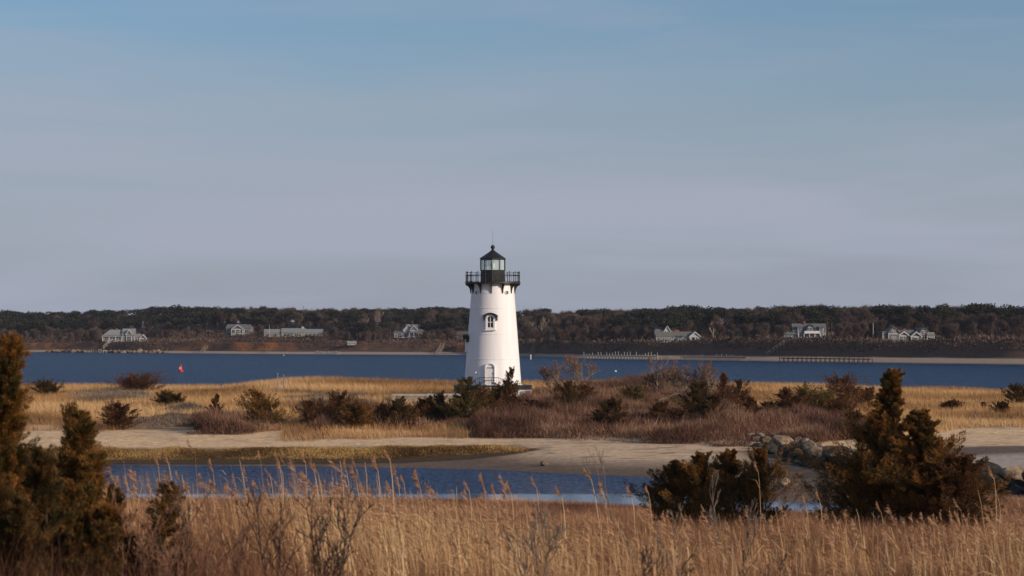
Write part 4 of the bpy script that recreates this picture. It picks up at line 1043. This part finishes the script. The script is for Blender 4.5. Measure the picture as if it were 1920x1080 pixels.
V, Fc = leaves(P, unit(rng.normal(size=(n,3))*.8+[0,0,.9]), hh*.8, rng.uniform(.25,.6,n))
T = np.clip(.45 + 1.4*(fbm(x/12., D0/12., 33)-.47) + rng.normal(0,.15,n), 0, 1)
tag(link('shore_scrub', npmesh('shore_scrub', V, Fc, {'tone': ('FACE', T)}), M['scrub']), 'dark brown scrub covering the far bank', 'scrub', kind='stuff')
#PART3
# ---------------------------------------------------------------- grass, thickets
def scatter(n, x0, x1, y0, y1, cond=None):
    x = rng.uniform(x0, x1, n); y = rng.uniform(y0, y1, n); k = np.abs(x) < y*.206 + 3.0
    if cond is not None: k &= cond(x, y)
    x, y = x[k], y[k]; return x, y
def w2(pts, ymin=150.): return wpoly(pts, ymin)
SANDR = w2([(1590,852),(1640,838),(1720,818),(1790,806),(1880,800),(1990,806),(1990,850),(1800,862)])     # blown sand on the right
SANDM = w2([(1490,845),(1500,830),(1530,822),(1600,826),(1640,838),(1600,855)])
SANDL = w2([(180,812),(300,800),(372,800),(378,812)])
THK = [w2([(905,790),(985,752),(1060,738),(1180,722),(1290,722),(1360,735),(1400,760),(1460,790),(1640,792),(1650,822),(1400,838),(1200,832),(1000,824),(880,822),(870,806)]),
       w2([(362,798),(420,786),(520,784),(530,808),(450,816),(368,815)]), w2([(560,790),(640,775),(860,780),(900,800),(700,806),(570,808)])]
GREY = [w2([(195,790),(320,780),(420,782),(350,800),(200,806)]), w2([(520,752),(640,742),(740,748),(700,772),(560,772)]), w2([(110,742),(280,738),(330,752),(140,760)]), w2([(300,762),(370,755),(400,775),(310,775)])]
def grass_ok(x, y):
    k = ~pip(SANDR, x, y) & ~pip(SANDM, x, y) & ~pip(SANDL, x, y)
    for T_ in THK[:1]: k &= ~(pip(T_, x, y) & ~(fbm(x/4.2, y/7., 71) > .49) & (rng.uniform(0,1,x.shape) < .9))
    front = 191.5 - 8*((x > -17) & (x < -2.)) + np.where(x > 12, -8, 0) + 5*(fbm(x/4., y*0+2, 41)-.47)
    k &= (y > front) & (jet_d(x, y) > -100)
    k &= ~((jet_d(x,y) > -2.5) & (y < 186) & (jet_d(x,y) < 1.5))
    bare = fbm(x/5., y/5., 42) > .56
    k &= ~(bare & (rng.uniform(0,1,x.shape) < .75) & (y < 225))
    k &= ~((y > 232) & (y < 243) & (x > -12.2) & (x < -4) & (rng.uniform(0,1,x.shape) < .9)) & ~(np.hypot(x-LX, y-LD) < 4.6)
    return k & (height(x, y) > .9)
x, y = scatter(520000, -64, 64, 172, 303, grass_ok)
n = len(x); z = height(x, y); pn = fbm(x/7., y/7., 43); hh = rng.uniform(.35,.8,n)*(.55+.95*pn)
P = np.column_stack([x, y, z-.03]); D = unit(rng.normal(0,.33,(n,3))*[1,1,.3] + [-.22,0,1])
V, Fc = tris(P, D, hh, rng.uniform(.025,.05,n))
T = np.clip(.48 + 2.2*(fbm(x/8., y/11., 44)-.47) + rng.normal(0,.14,n), 0, 1)
tag(link('dune_grass', npmesh('dune_grass', V, Fc, {'tone': ('FACE', T)}), M['dune_grass']), 'straw-coloured beach grass covering the low dunes', 'grass', kind='stuff')

THGAP = lambda x, y: (fbm(x/4.2, y/7., 71) > .49)
def twigs(name, polys, per, hr, wd, m, tone, label, ymin=150, spread=.5, tall=0.):
    Ps, Ds, Ls, Ts = [], [], [], []
    for pl in polys:
        a = np.array(pl); x0, y0 = a.min(0); x1, y1 = a.max(0); n = int(per*(x1-x0)*(y1-y0)); x = rng.uniform(x0,x1,n); y = rng.uniform(y0,y1,n)
        d = sdist(pl, x, y) + 1.6*(fbm(x/2.2, y/2.2, 51)-.47)*2; k = (d < 0) & ~((name == 'beach_rose_thicket') & THGAP(x, y) & (rng.uniform(0,1,n) < .85)); x, y, d = x[k], y[k], d[k]; n = len(x)
        hb = (hr[0] + (hr[1]-hr[0])*np.clip(2.2*(fbm(x/2.6, y/2.6, 52)-.25), 0, 1)) * np.clip(.35 - d*.5, .35, 1)
        P = np.column_stack([x, y, height(x,y) + rng.uniform(0,.55,n)*hb]); Ps.append(P); Ds.append(unit(rng.normal(0,spread,(n,3))+[-.08,0,.9])); Ls.append(hb*rng.uniform(.35,.65,n))
        Ts.append(np.clip(tone + 1.9*(fbm(x/3.5, y/5., 53)-.47) + rng.normal(0,.25,n), 0, 1))
    P = np.concatenate(Ps); V, Fc = tris(P, np.concatenate(Ds), np.concatenate(Ls), rng.uniform(*wd,len(P)))
    tag(link(name, npmesh(name, V, Fc, {'tone': ('FACE', np.concatenate(Ts))}), M[m]), label, 'thicket' if 'thicket' in name else 'grass', kind='stuff')
twigs('beach_rose_thicket', THK, 330, (.5,1.9), (.018,.04), 'thicket', .42, 'reddish brown leafless thicket spreading right of the lighthouse')
twigs('low_heath_thicket', GREY, 160, (.3,.9), (.02,.04), 'twig_grey', .35, 'grey-brown low heath shrubs patching the dunes')
twigs('marsh_grass', [[(-60,173.6),(-29,173.2),(-15,172.6),(-7,172),(-3,172.6),(0,174),(1.6,175),(0,177),(-5,177.6),(-14,178.2),(-30,178.5),(-60,179)]], 230, (.14,.5), (.02,.05), 'marsh_grass', .42, 'matted golden marsh grass on the bank of the pond', spread=.9)

# mid-distance cedars and bushes: (px, base py, width px, height px, style, label)
BUSH = [
 (262,738,84,36,'rust','wide rust-brown cedar clump at the dune edge before the blue water', .3),
 (88,744,48,26,'dark','small windswept cedar on the dune near the left foreground cedars', .2),
 (226,806,58,44,'rust','round rust bush on the sand edge left of the pond', .4),
 (404,786,26,38,'rust','small narrow rust cedar left of the grey thicket', .3),
 (492,806,74,66,'cedar','two-tone cedar bush at the right end of the grey thicket', .5),
 (318,764,46,24,'dark','low dark bush alone in grass below the wide rust clump', .2),
 (618,800,74,58,'rust','dense rust cedar clump below the two white posts', .4),
 (668,803,56,44,'cedar','brown-green cedar touching the right side of the dense rust clump', .4),
 (742,804,52,50,'dark','pointed brown cedar between the dense clump and the lighthouse cedars', .5),
 (770,804,30,34,'dark','short dark cedar leaning at the foot of the pointed brown cedar', .4),
 (815,797,52,54,'dark','left flank cedar of the group in front of the lighthouse', .5),
 (868,797,70,80,'olive','tallest olive-brown cedar in front of the lighthouse base', .8),
 (940,786,56,62,'dark','dark cedar in front of the lighthouse foundation landing', .7),
 (952,786,44,88,'rust','thin-topped rust cedar reaching up before the lighthouse door', 1.),
 (972,786,26,30,'rust','short rust cedar beneath the white signboard', .4),
 (1062,782,54,62,'dark','dark two-topped cedar in the red thicket below the bare tree', .8),
 (1140,811,56,56,'dark','ragged dark cedar at the front edge of the red thicket', .7),
 (1300,797,74,72,'dark','dark green spreading cedar in the middle of the red thicket', .8),
 (1222,742,26,34,'dark','small green cedar on the dune crest between the bare trees', .5),
 (1357,772,30,64,'rust','tall thin straggly cedar behind the dark spreading cedar', 1.),
 (1388,785,42,64,'rust','open rusty cedar at the right end of the red thicket', .9),
 (1440,790,36,28,'dark','low dark windblown cedar on sand left of the yellowish cedar', .4),
 (1484,788,60,52,'rust','sprawling rust cedar left of the yellowish cedar', .6),
 (1525,786,76,58,'olive','yellow-green cedar between rust bushes', .4),
 (1580,770,74,62,'rust','large rounded brown bush behind the yellowish cedar', .15),
 (1575,790,50,34,'rust','low rust bush in front of the large rounded brown bush', .5),
 (1622,762,34,28,'rust','small rust bush right of the large rounded brown bush', .4),
 (1783,771,30,16,'rust','tiny dark red bush in open grass right of the big cedar', .2),
 (1843,769,9,10,'rust','tiniest rust bush in the open grass at right', .2),
 (1876,778,26,20,'rust','small rust bush in the grass near the right edge', .3),
 (1908,760,44,36,'dark','windswept dark cedar at the right edge of the dunes', .6),
 (1005,780,40,22,'rust','rust bush at the left end of the red thicket beneath the signboard', .6),
 (1100,765,50,36,'rust','low rust bush between the two-topped and the ragged dark cedars', .7),
 (1180,775,58,44,'olive','olive bush in the red thicket right of the ragged dark cedar', .6),
 (1245,800,54,40,'rust','rust bush low in the red thicket before the dark spreading cedar', .7),
 (1335,802,50,52,'dark','dark cedar pressed against the right side of the dark spreading cedar', .7),
 (1255,738,44,34,'rust','rust twiggy bush on the crest below the forked bare tree', .8),
 (1410,800,44,46,'rust','rusty bush at the thicket end above the jetty', .7),
 (795,800,44,44,'rust','rusty cedar at the far left foot of the lighthouse cedars', .6),
 (905,792,54,58,'rust','russet cedar between the olive one and the dark one below the tower', .6),
 (578,802,40,44,'rust','rust bush at the left side of the dense rust clump', .6),
 (715,800,40,36,'rust','rust bush between the dense clump and the pointed brown cedar', .6),
 (1650,815,40,34,'rust','rust bush partly behind the big right cedar', .4),
 (1600,818,30,38,'rust','thin twiggy cedar on the sand behind the jetty', .8)]
for i, (px, py, w, h_, st, lab, rag) in enumerate(BUSH):
    g = at(px, py, 150); s = F/g[1]; W, Hh = w/s*1.06, h_/s + (.45 if px < 1700 else .3)
    stems = 4 if W > Hh*1.15 else (2 if W > Hh*.8 else 1)
    low_ = st == 'rust' and rag <= .3
    cedar(g, lab, 900+i, Hh, W*.80 if stems == 1 else W*.52, int(15+10*min(2, W*Hh/4)), {'cedar':'cedar','rust':'cedar_rust','dark':'cedar_dark','olive':'cedar_olive'}[st],
          cat_='bush' if ('bush' in lab or 'clump' in lab) else 'tree', name='cedar_bush' if ('bush' in lab or 'clump' in lab) else 'cedar_tree',
          leaf=(.14,.036), per=50, rag=rag, tuft=7, f0=.15, stems=stems, wind=(-.18,0), fitw=W, centre=True, trunk_r=.04+.01*Hh, tipw=.12+.45*(1-rag)*(stems > 1), low=.02)

# bare trees on the dune beside the lighthouse
for i, (px, py, h_, w_, lab) in enumerate(((1075,738,72,.62,'leafless tree with fine grey twigs just right of the lighthouse'), (1040,742,52,.6,'smaller bare tree between the lighthouse and the fine-twigged tree'),
        (1236,745,66,.6,'bare tree with forked white limbs beside the small green cedar'), (1318,752,80,.55,'rightmost tall bare tree above the red thicket'), (1275,750,54,.6,'low bare tree between the forked one and the rightmost one'))):
    g = at(px, py, 150); s = F/g[1]; Hh = h_/s*1.08
    S = branchy(1200+i, Hh, 4, w_*.95, 6, .085, up=.38, kids=(2,3), curl=.3, start=(.25,0,0))
    root = empty('bare_tree', g); tag(root, lab, 'tree', 'bare trees on the dune')
    A_ = [q for q in S if q[4] >= 2]; B_ = [q for q in S if q[4] < 2]
    link('trunk', segs_mesh('trunk', A_, .02, (.5,1.), i, 4), M['twig_grey'], root)
    link('crown', segs_mesh('crown', B_, .013, (.35,.85), i, 3), M['thicket'], root)
# fallen pale limbs in the thicket
for i, (px, py, lab) in enumerate(((1240,770,'bleached fallen branch lying across the red thicket'), )):
    g = at(px, py, 150); S = branchy(1300+i, 3.2, 2, .5, 4, .06, up=-.1, start=(1.6,0,-.4)); o = link('fallen_branch', segs_mesh('fallen_branch', S, .015, (.8,1.), i, 4), M['twig_grey'], loc=(g[0], g[1], g[2]+1.0)); tag(o, lab, 'branch')

# big cedars on the right and in the middle
def C_(px, D0): x = (px-960)/F*D0; return (x, D0, float(height(x, D0)))
def tall(px, ptop, D0):
    g = C_(px, D0); return g, HC - (ptop-YH)/F*D0 - g[2]
g, h_ = tall(1672, 694, 80.); cedar(g, 'biggest cedar on the right with wind-torn leader standing above the reeds', 61, h_, 3.0, 120, 'cedar', fitw=3.2, leaf=(.085,.017), per=125, rag=.9, tuft=13, wind=(-.10,0), stems=1, low=.02, lift=.8, pw=1.75, f0=.10, plume=.75, cat_='tree')
g, h_ = tall(1745, 770, 78.); cedar(g, 'dense brown cedar leaning against the right side of the biggest cedar', 64, h_, 1.8, 95, 'cedar', fitw=2.6, leaf=(.085,.017), per=125, rag=.5, tuft=12, wind=(-.05,0), low=.01, lift=.9, pw=1.0, f0=.10, plume=.8)
g, h_ = tall(1795, 850, 77.); cedar(g, 'rounded rust-red cedar at the right foot of the cedar pair', 66, h_, 1.1, 66, 'cedar_rust', fitw=1.75, leaf=(.08,.017), per=120, rag=.3, tuft=10, low=.0, lift=1., tipw=.45, f0=.1, plume=.9)
g, h_ = tall(1610, 850, 81.); cedar(g, 'low green-brown cedar filling the left foot of the biggest cedar', 67, h_, 1.9, 74, 'cedar', fitw=2.7, leaf=(.08,.017), per=120, rag=.6, tuft=10, wind=(-.2,0), low=.0, tipw=.3, f0=.1, lift=.8, plume=.85)
for px, pt, D0, sp, sd, lab in ((1268,862,84,1.5,71,'left leaning cedar of the cluster at the right end of the pond'), (1318,846,83,1.4,72,'upright cedar in the middle of the cluster by the pond'),
                               (1378,841,85,1.5,73,'cedar right of the middle one in the pond cluster, with twin tips'), (1428,836,84,1.7,74,'rightmost open-topped cedar of the cluster by the pond')):
    g, h_ = tall(px, pt, float(D0)); cedar(g, lab, sd, h_, sp, 50, 'cedar', fitw=1.9, leaf=(.085,.018), per=110, rag=1.1, tuft=10, wind=(-.3,0), low=.02, f0=.12, lift=.85, pw=1.0, plume=.85, group='cedar cluster at the end of the pond')
# left foreground cedars
g, h_ = tall(-26, 628, 25.); cedar(g, 'tallest cedar rising out of frame at the left edge', 81, h_, .62, 90, 'cedar', bs=.5, leaf=(.038,.0075), per=230, rag=.7, tuft=8, low=.12, lift=1.0, wind=(.05,0), pw=1.0, f0=.15)
for px, pt, D0, sp, bs, st_, sd, m_, lab in (
    (78,772,26.5,.22,.26,3,82,'cedar','foreground cedar with several upright tips beside the tall left cedar'), (168,755,27.,.16,.22,2,83,'cedar','foreground cedar whose slender single tip reaches above the sand'),
    (212,856,24.5,.38,.34,6,84,'cedar','low feathery cedar at the right end of the left group'), (30,835,23.,.42,.36,6,85,'cedar_dark','dark low cedar in the bottom left corner'),
    (120,835,24.,.42,.34,6,86,'cedar','brown low cedar at the bottom between the left corner and the group end'), (128,768,26.,.15,.22,2,87,'cedar','foreground cedar between the broad one and the slender-tipped one'),
    (268,1000,22.8,.22,.24,4,88,'cedar_dark','smallest green cedar at the bottom right of the left group'), (52,786,25.4,.26,.30,5,90,'cedar','rusty cedar filling the space right under the tallest left cedar'), (165,850,24.8,.30,.32,5,91,'cedar','cedar below the slender-tipped one, hiding the near end of the pond'),
    (75,930,22.,.40,.32,5,89,'cedar_dark','lowest dark cedar at the very bottom left')):
    g, h_ = tall(px, pt, D0); cedar(g, lab, sd, h_, sp, 40, m_, bs=bs, stems=st_, off_=.9, leaf=(.036,.007), per=150, rag=.8, tuft=7, low=.06, lift=1.35, pw=.9, f0=.15, plume=1.1, group='foreground cedars at left')

# ---------------------------------------------------------------- reeds and meadow in front
def reed_top(px): return np.interp(px, [0,240,380,520,620,760,860,1000,1200,1500,1700,1920], [888,888,886,896,908,922,944,962,968,972,985,965])
# far meadow, 60 - 127 m
x, y = scatter(420000, -30, 30, 58, 129, lambda x, y: (sdist(POND, x, y) > .4))
n = len(x); z = height(x, y); px = 960 + x/y*F
lim = HC - (reed_top(px) + 6 - YH)/F*y - z                 # keeps the low meadow below the pond's shore
hh = np.clip(rng.uniform(.22,.62,n)*(.6+.9*fbm(x/4., y/6., 61)), .06, .9); hh = np.minimum(hh, np.maximum(.10, np.where(y > 95, .32, .75)*rng.uniform(.6,1.,n)))
P = np.column_stack([x, y, z-.03]); V, Fc = tris(P, unit(rng.normal(0,.42,(n,3))*[1,1,.3]+[-.1,0,1]), hh, rng.uniform(.010,.02,n))
T = np.clip(.50 + 1.6*(fbm(x/3., y/6., 62)-.47) + rng.normal(0,.16,n), 0, 1)
tag(link('meadow_grass', npmesh('meadow_grass', V, Fc, {'tone': ('FACE', T)}), M['meadow']), 'reddish brown meadow grass between the reeds and the pond', 'grass', kind='stuff')
# near undergrowth, 18 - 60 m
x, y = scatter(420000, -16, 16, 17, 60); n = len(x); z = height(x, y); px = 960 + x/y*F
hh = rng.uniform(.35,1.0,n)*(.6+.8*fbm(x/2.5, y/3., 63)) * np.where(px < 600, 1.4, .95); hh = np.minimum(hh, np.where(y > 45, .8, np.where(px < 600, 1.5, 1.2)))
P = np.column_stack([x, y, z + rng.uniform(0,.25,n)]); V, Fc = tris(P, unit(rng.normal(0,.45,(n,3))*[1,1,.3]+[-.08,0,.9]), hh, rng.uniform(.004,.010,n))
T = np.clip(.40 + 2.1*(fbm(x/1.8, y/4., 64)-.47) + rng.normal(0,.18,n) , 0, 1)
tag(link('undergrowth', npmesh('undergrowth', V, Fc, {'tone': ('FACE', T)}), M['meadow']), 'russet dry grass and weeds filling the foreground', 'grass', kind='stuff')
# reeds
x, y = scatter(33000, -16, 16, 23.8, 58, lambda x, y: rng.uniform(0,1,x.shape) < np.interp(960+x/y*F, [200,500,620,1000,1150,1500,1900], [.25,.32,1,1,.6,.45,.6]) * (.35+1.3*fbm(x/1.6, y/2.5, 65)))
n = len(x); z = height(x, y); px = 960 + x/y*F
top = HC - (reed_top(px) + rng.normal(14, 20, n) + np.abs(rng.normal(0, 40, n)) - YH)/F*y
top = top + np.where((rng.uniform(0,1,n) < .08) & (px < 1050), rng.uniform(15,62,n), 0)/F*y
hh = np.clip(np.minimum(top - z, 2.5), .5, 2.5)
P = np.column_stack([x, y, z-.02]); D = unit(rng.normal(0,.07,(n,3))*[1,1,.2]+[-.03,0,1]); bend = rng.normal(0,.12,(n,3))*[1,1,0]+[-.10,0,0]
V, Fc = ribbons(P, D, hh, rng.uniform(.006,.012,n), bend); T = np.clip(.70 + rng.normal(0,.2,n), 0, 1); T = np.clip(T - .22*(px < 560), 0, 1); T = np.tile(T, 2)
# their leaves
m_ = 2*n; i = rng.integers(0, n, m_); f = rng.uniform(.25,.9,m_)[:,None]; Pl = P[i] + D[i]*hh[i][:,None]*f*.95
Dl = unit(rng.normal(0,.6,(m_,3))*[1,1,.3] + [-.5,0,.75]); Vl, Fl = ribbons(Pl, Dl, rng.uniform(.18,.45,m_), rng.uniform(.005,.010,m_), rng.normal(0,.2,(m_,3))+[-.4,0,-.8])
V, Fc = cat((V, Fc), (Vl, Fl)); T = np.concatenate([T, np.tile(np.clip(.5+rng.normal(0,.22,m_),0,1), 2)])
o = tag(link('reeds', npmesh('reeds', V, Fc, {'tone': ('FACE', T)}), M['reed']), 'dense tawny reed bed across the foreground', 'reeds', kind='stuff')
# feathery plumes on part of the reed bed
def plume(P, D, L, r, n=70, fluff=1.0):
    t = r.uniform(0,1,n); side = np.array([-.9,.1,-.15]); q = P + D*(t[:,None]*L) ; w = np.sin(np.pi*np.clip(t*.8+.16,0,1))
    dd = unit(D*.8 + side*(.5+.3*w[:,None]) + r.normal(0,.28*fluff,(n,3)) + np.array([0,0,-.25])*t[:,None]); ln = .35*L*w*r.uniform(.5,1.1,n)+.012
    return q, dd, ln
pr = np.random.default_rng(5); ids = pr.choice(n, 1300, replace=False); q_, d_, l_ = [], [], []
for i in ids:
    tip = P[i] + D[i]*hh[i]*.55; dd = unit((D[i] + bend[i])[None])[0]; tip = tip + dd*hh[i]*.42
    a, b_, c = plume(tip - dd*.02, unit((dd+[pr.normal(-.2,.2),pr.normal(0,.2),-.05])[None])[0], pr.uniform(.15,.32), pr, 44); q_.append(a); d_.append(b_); l_.append(c)
q_, d_, l_ = map(np.concatenate, (q_, d_, l_)); V, Fc = leaves(q_, d_, l_, np.full(len(q_), .010))
tag(link('reed_plumes', npmesh('reed_plumes', V, Fc, {'tone': ('FACE', np.clip(pr.normal(.5,.25,len(q_)),0,1))}), M['reed_plume']), 'feathery brown seed heads across the reed bed', 'seed heads', kind='stuff')
# tall single reeds that stand out over the pond
TALL = [(303,850),(322,848),(348,874),(360,905),(405,868),(455,845),(462,868),(512,872),(530,845),(535,872),(578,848),(595,862),(603,872),(645,842),(655,868),(675,884),(690,850),(715,862),(738,838),(752,878),(762,890),(795,895),(810,905),
        (860,900),(885,905),(912,895),(935,908),(965,908),(1010,900),(1060,915),(1115,880),(1135,905),(1190,918),(1220,912),(1425,868),(1515,935),(1540,925),(1610,945),(1655,952),(1838,905),(1868,880),(1875,925)]
tr_ = np.random.default_rng(12)
for i, (px, pt) in enumerate(TALL):
    D0 = tr_.uniform(34, 52) if px < 1400 else tr_.uniform(40,60); g = C_(px, D0); h_ = HC - (pt-YH)/F*D0 - g[2]
    root = empty('tall_reed', g); lean = np.array([tr_.normal(-.05,.05), 0, 1.]); lean /= np.linalg.norm(lean)
    pts = [np.zeros(3), lean*h_*.5, lean*h_*.8 + [-.02,0,0], lean*h_*.93+[-.05,0,0]]
    pts = [p - [lean[0]*h_*.9, 0, 0] for p in pts]
    b = MB(); b.tube(pts, [.007,.006,.0045,.003], 5); V_ = np.array(b.v); me = npmesh('stem', V_, np.array([f for f in b.f if len(f) == 4]), {'tone': ('FACE', np.full(len([f for f in b.f if len(f) == 4]), tr_.uniform(.7,1.)))}); link('stem', me, M['reed'], root)
    hasp = tr_.random() < .78
    if hasp:
        dd = unit(np.array([[-.30+tr_.normal(0,.12),tr_.normal(0,.2),1.-tr_.uniform(0,.5)]]))[0]; a, b_, c = plume(pts[-1]-dd*.03, dd, tr_.uniform(.17,.28), tr_, 170, .9)
        V_, F_ = leaves(a, b_, c, np.full(len(a), .009)); link('plume', npmesh('plume', V_, F_, {'tone': ('FACE', np.clip(tr_.normal(.45,.2,len(a)),0,1))}), M['reed_plume'], root)
    for f in tr_.uniform(.45, .95, 3):
        V_, F_ = ribbons((pts[0]+(pts[2]-pts[0])*f)[None], unit(tr_.normal(0,.4,(1,3))*[1,1,0]+[-.4,0,.8]), np.full(1,.35), np.full(1,.012), np.array([[-.5,0,-.6]]))
        link('leaf', npmesh('leaf', V_, F_, {'tone': ('FACE', np.full(2, .6))}), M['reed'], root)
    where = 'left part of the pond' if px < 700 else ('middle of the pond' if px < 1000 else ('right part of the pond' if px < 1300 else 'foot of the right-hand cedars'))
    order = sorted(TALL).index((px, pt)) + 1; nth = ['first','second','third','fourth','fifth','sixth','seventh','eighth','ninth','tenth','eleventh','twelfth'] 
    near = sorted(q for q in TALL if (0 if q[0] < 700 else 1 if q[0] < 1000 else 2 if q[0] < 1300 else 3) == (0 if px < 700 else 1 if px < 1000 else 2 if px < 1300 else 3)); k_ = near.index((px, pt))
    nm = nth[k_] + ' from the left' if k_ < 12 else nth[len(near)-1-k_] + ' from the right'
    tag(root, ('plumed tall reed, ' if hasp else 'bare tall reed stalk, ') + nm + ' over the ' + where, 'reed', 'single reeds over the ' + where)

# leafless shrubs in the foreground
for i, (px, pt, D0, st_, dp, m_, sp, lab) in enumerate((
    (505,905,23.2,1,5,'twig_dark',.42,'dark leafless sapling in the reeds left of centre'), (355,885,23,2,5,'twig_dark',.42,'dark leafless shrub right of the left cedars'), (600,960,23.4,2,5,'twig_dark',.5,'low dark leafless shrub right of the dark sapling'),
    (668,925,23,1,5,'twig_dark',.42,'thin dark branching sapling between the saplings and the plumed reeds'), (95,835,25.5,3,5,'thicket',.45,'pinkish bare twigs tangled among the left foreground cedars'), (262,915,22.6,2,5,'thicket',.45,'reddish twiggy shrub against the left cedars'), (310,960,22.4,3,5,'thicket',.5,'reddish dense twiggy shrub at the bottom beside the left cedars'), (563,910,23.6,2,5,'twig_dark',.45,'slim dark leafless shrub between the dark sapling and the thin sapling'), (440,925,23.1,3,5,'thicket',.45,'reddish fan-shaped twiggy shrub left of the dark sapling'),
    (400,990,22.8,2,5,'thicket',.5,'reddish low twiggy shrub at the bottom left of centre'),
    (1212,835,36,1,4,'twig_grey',.26,'tall pale leafless sapling at the right end of the pond'), (1345,885,38,1,4,'twig_grey',.26,'slim pale sapling in front of the pond cedars'), (1280,950,30,2,5,'twig_grey',.40,'grey leafless shrub with lichened branches right of centre'), (1045,935,24,1,5,'twig_grey',.42,'pale leaning leafless branch shrub near the pond shore gap'),
    (1400,930,37,2,4,'twig_grey',.26,'pale upright leafless shrub before the rightmost pond cedar'), (1200,1010,23,2,5,'twig_dark',.5,'dark low leafless shrub at the bottom right of centre'), (1430,995,23,2,5,'twig_dark',.5,'dark spreading leafless shrub at bottom below the pond cedars'),
    (1620,960,58,3,4,'twig_grey',.35,'grey twiggy shrub at the left foot of the biggest cedar'), (1700,968,60,3,4,'twig_grey',.35,'grey twiggy shrub at the foot of the cedar pair'))):
    g = C_(px, float(D0)); h_ = HC - (pt-YH)/F*D0 - g[2]
    S = branchy(1500+i, h_, st_, sp, dp, (.012 + .003*h_), up=.5, kids=(1,3), curl=.22)
    mz = max(s[1][2] for s in S); k_ = h_/mz; S = [(a*k_, b_*k_, c, d, e) for a, b_, c, d, e in S]
    o = link('bare_shrub', segs_mesh('bare_shrub', S, .0038 if D0 < 50 else .007, (.2,.8), i, 4), M[m_], loc=g); tag(o, lab, 'shrub')

# ---------------------------------------------------------------- air
b = MB(); b.box(-4200, 4200, -80, 9400, -8, 46)
m = bpy.data.materials.new('haze'); m.use_nodes = True; t = m.node_tree; t.nodes.clear()
o_ = t.nodes.new('ShaderNodeOutputMaterial'); v_ = t.nodes.new('ShaderNodeVolumePrincipled')
v_.inputs['Color'].default_value = (.80,.84,.95,1); v_.inputs['Density'].default_value = .00005; v_.inputs['Anisotropy'].default_value = .2
t.links.new(v_.outputs[0], o_.inputs['Volume'])
tag(b.build('haze', m), 'thin blue-grey sea haze over the far shore', 'haze', kind='stuff')
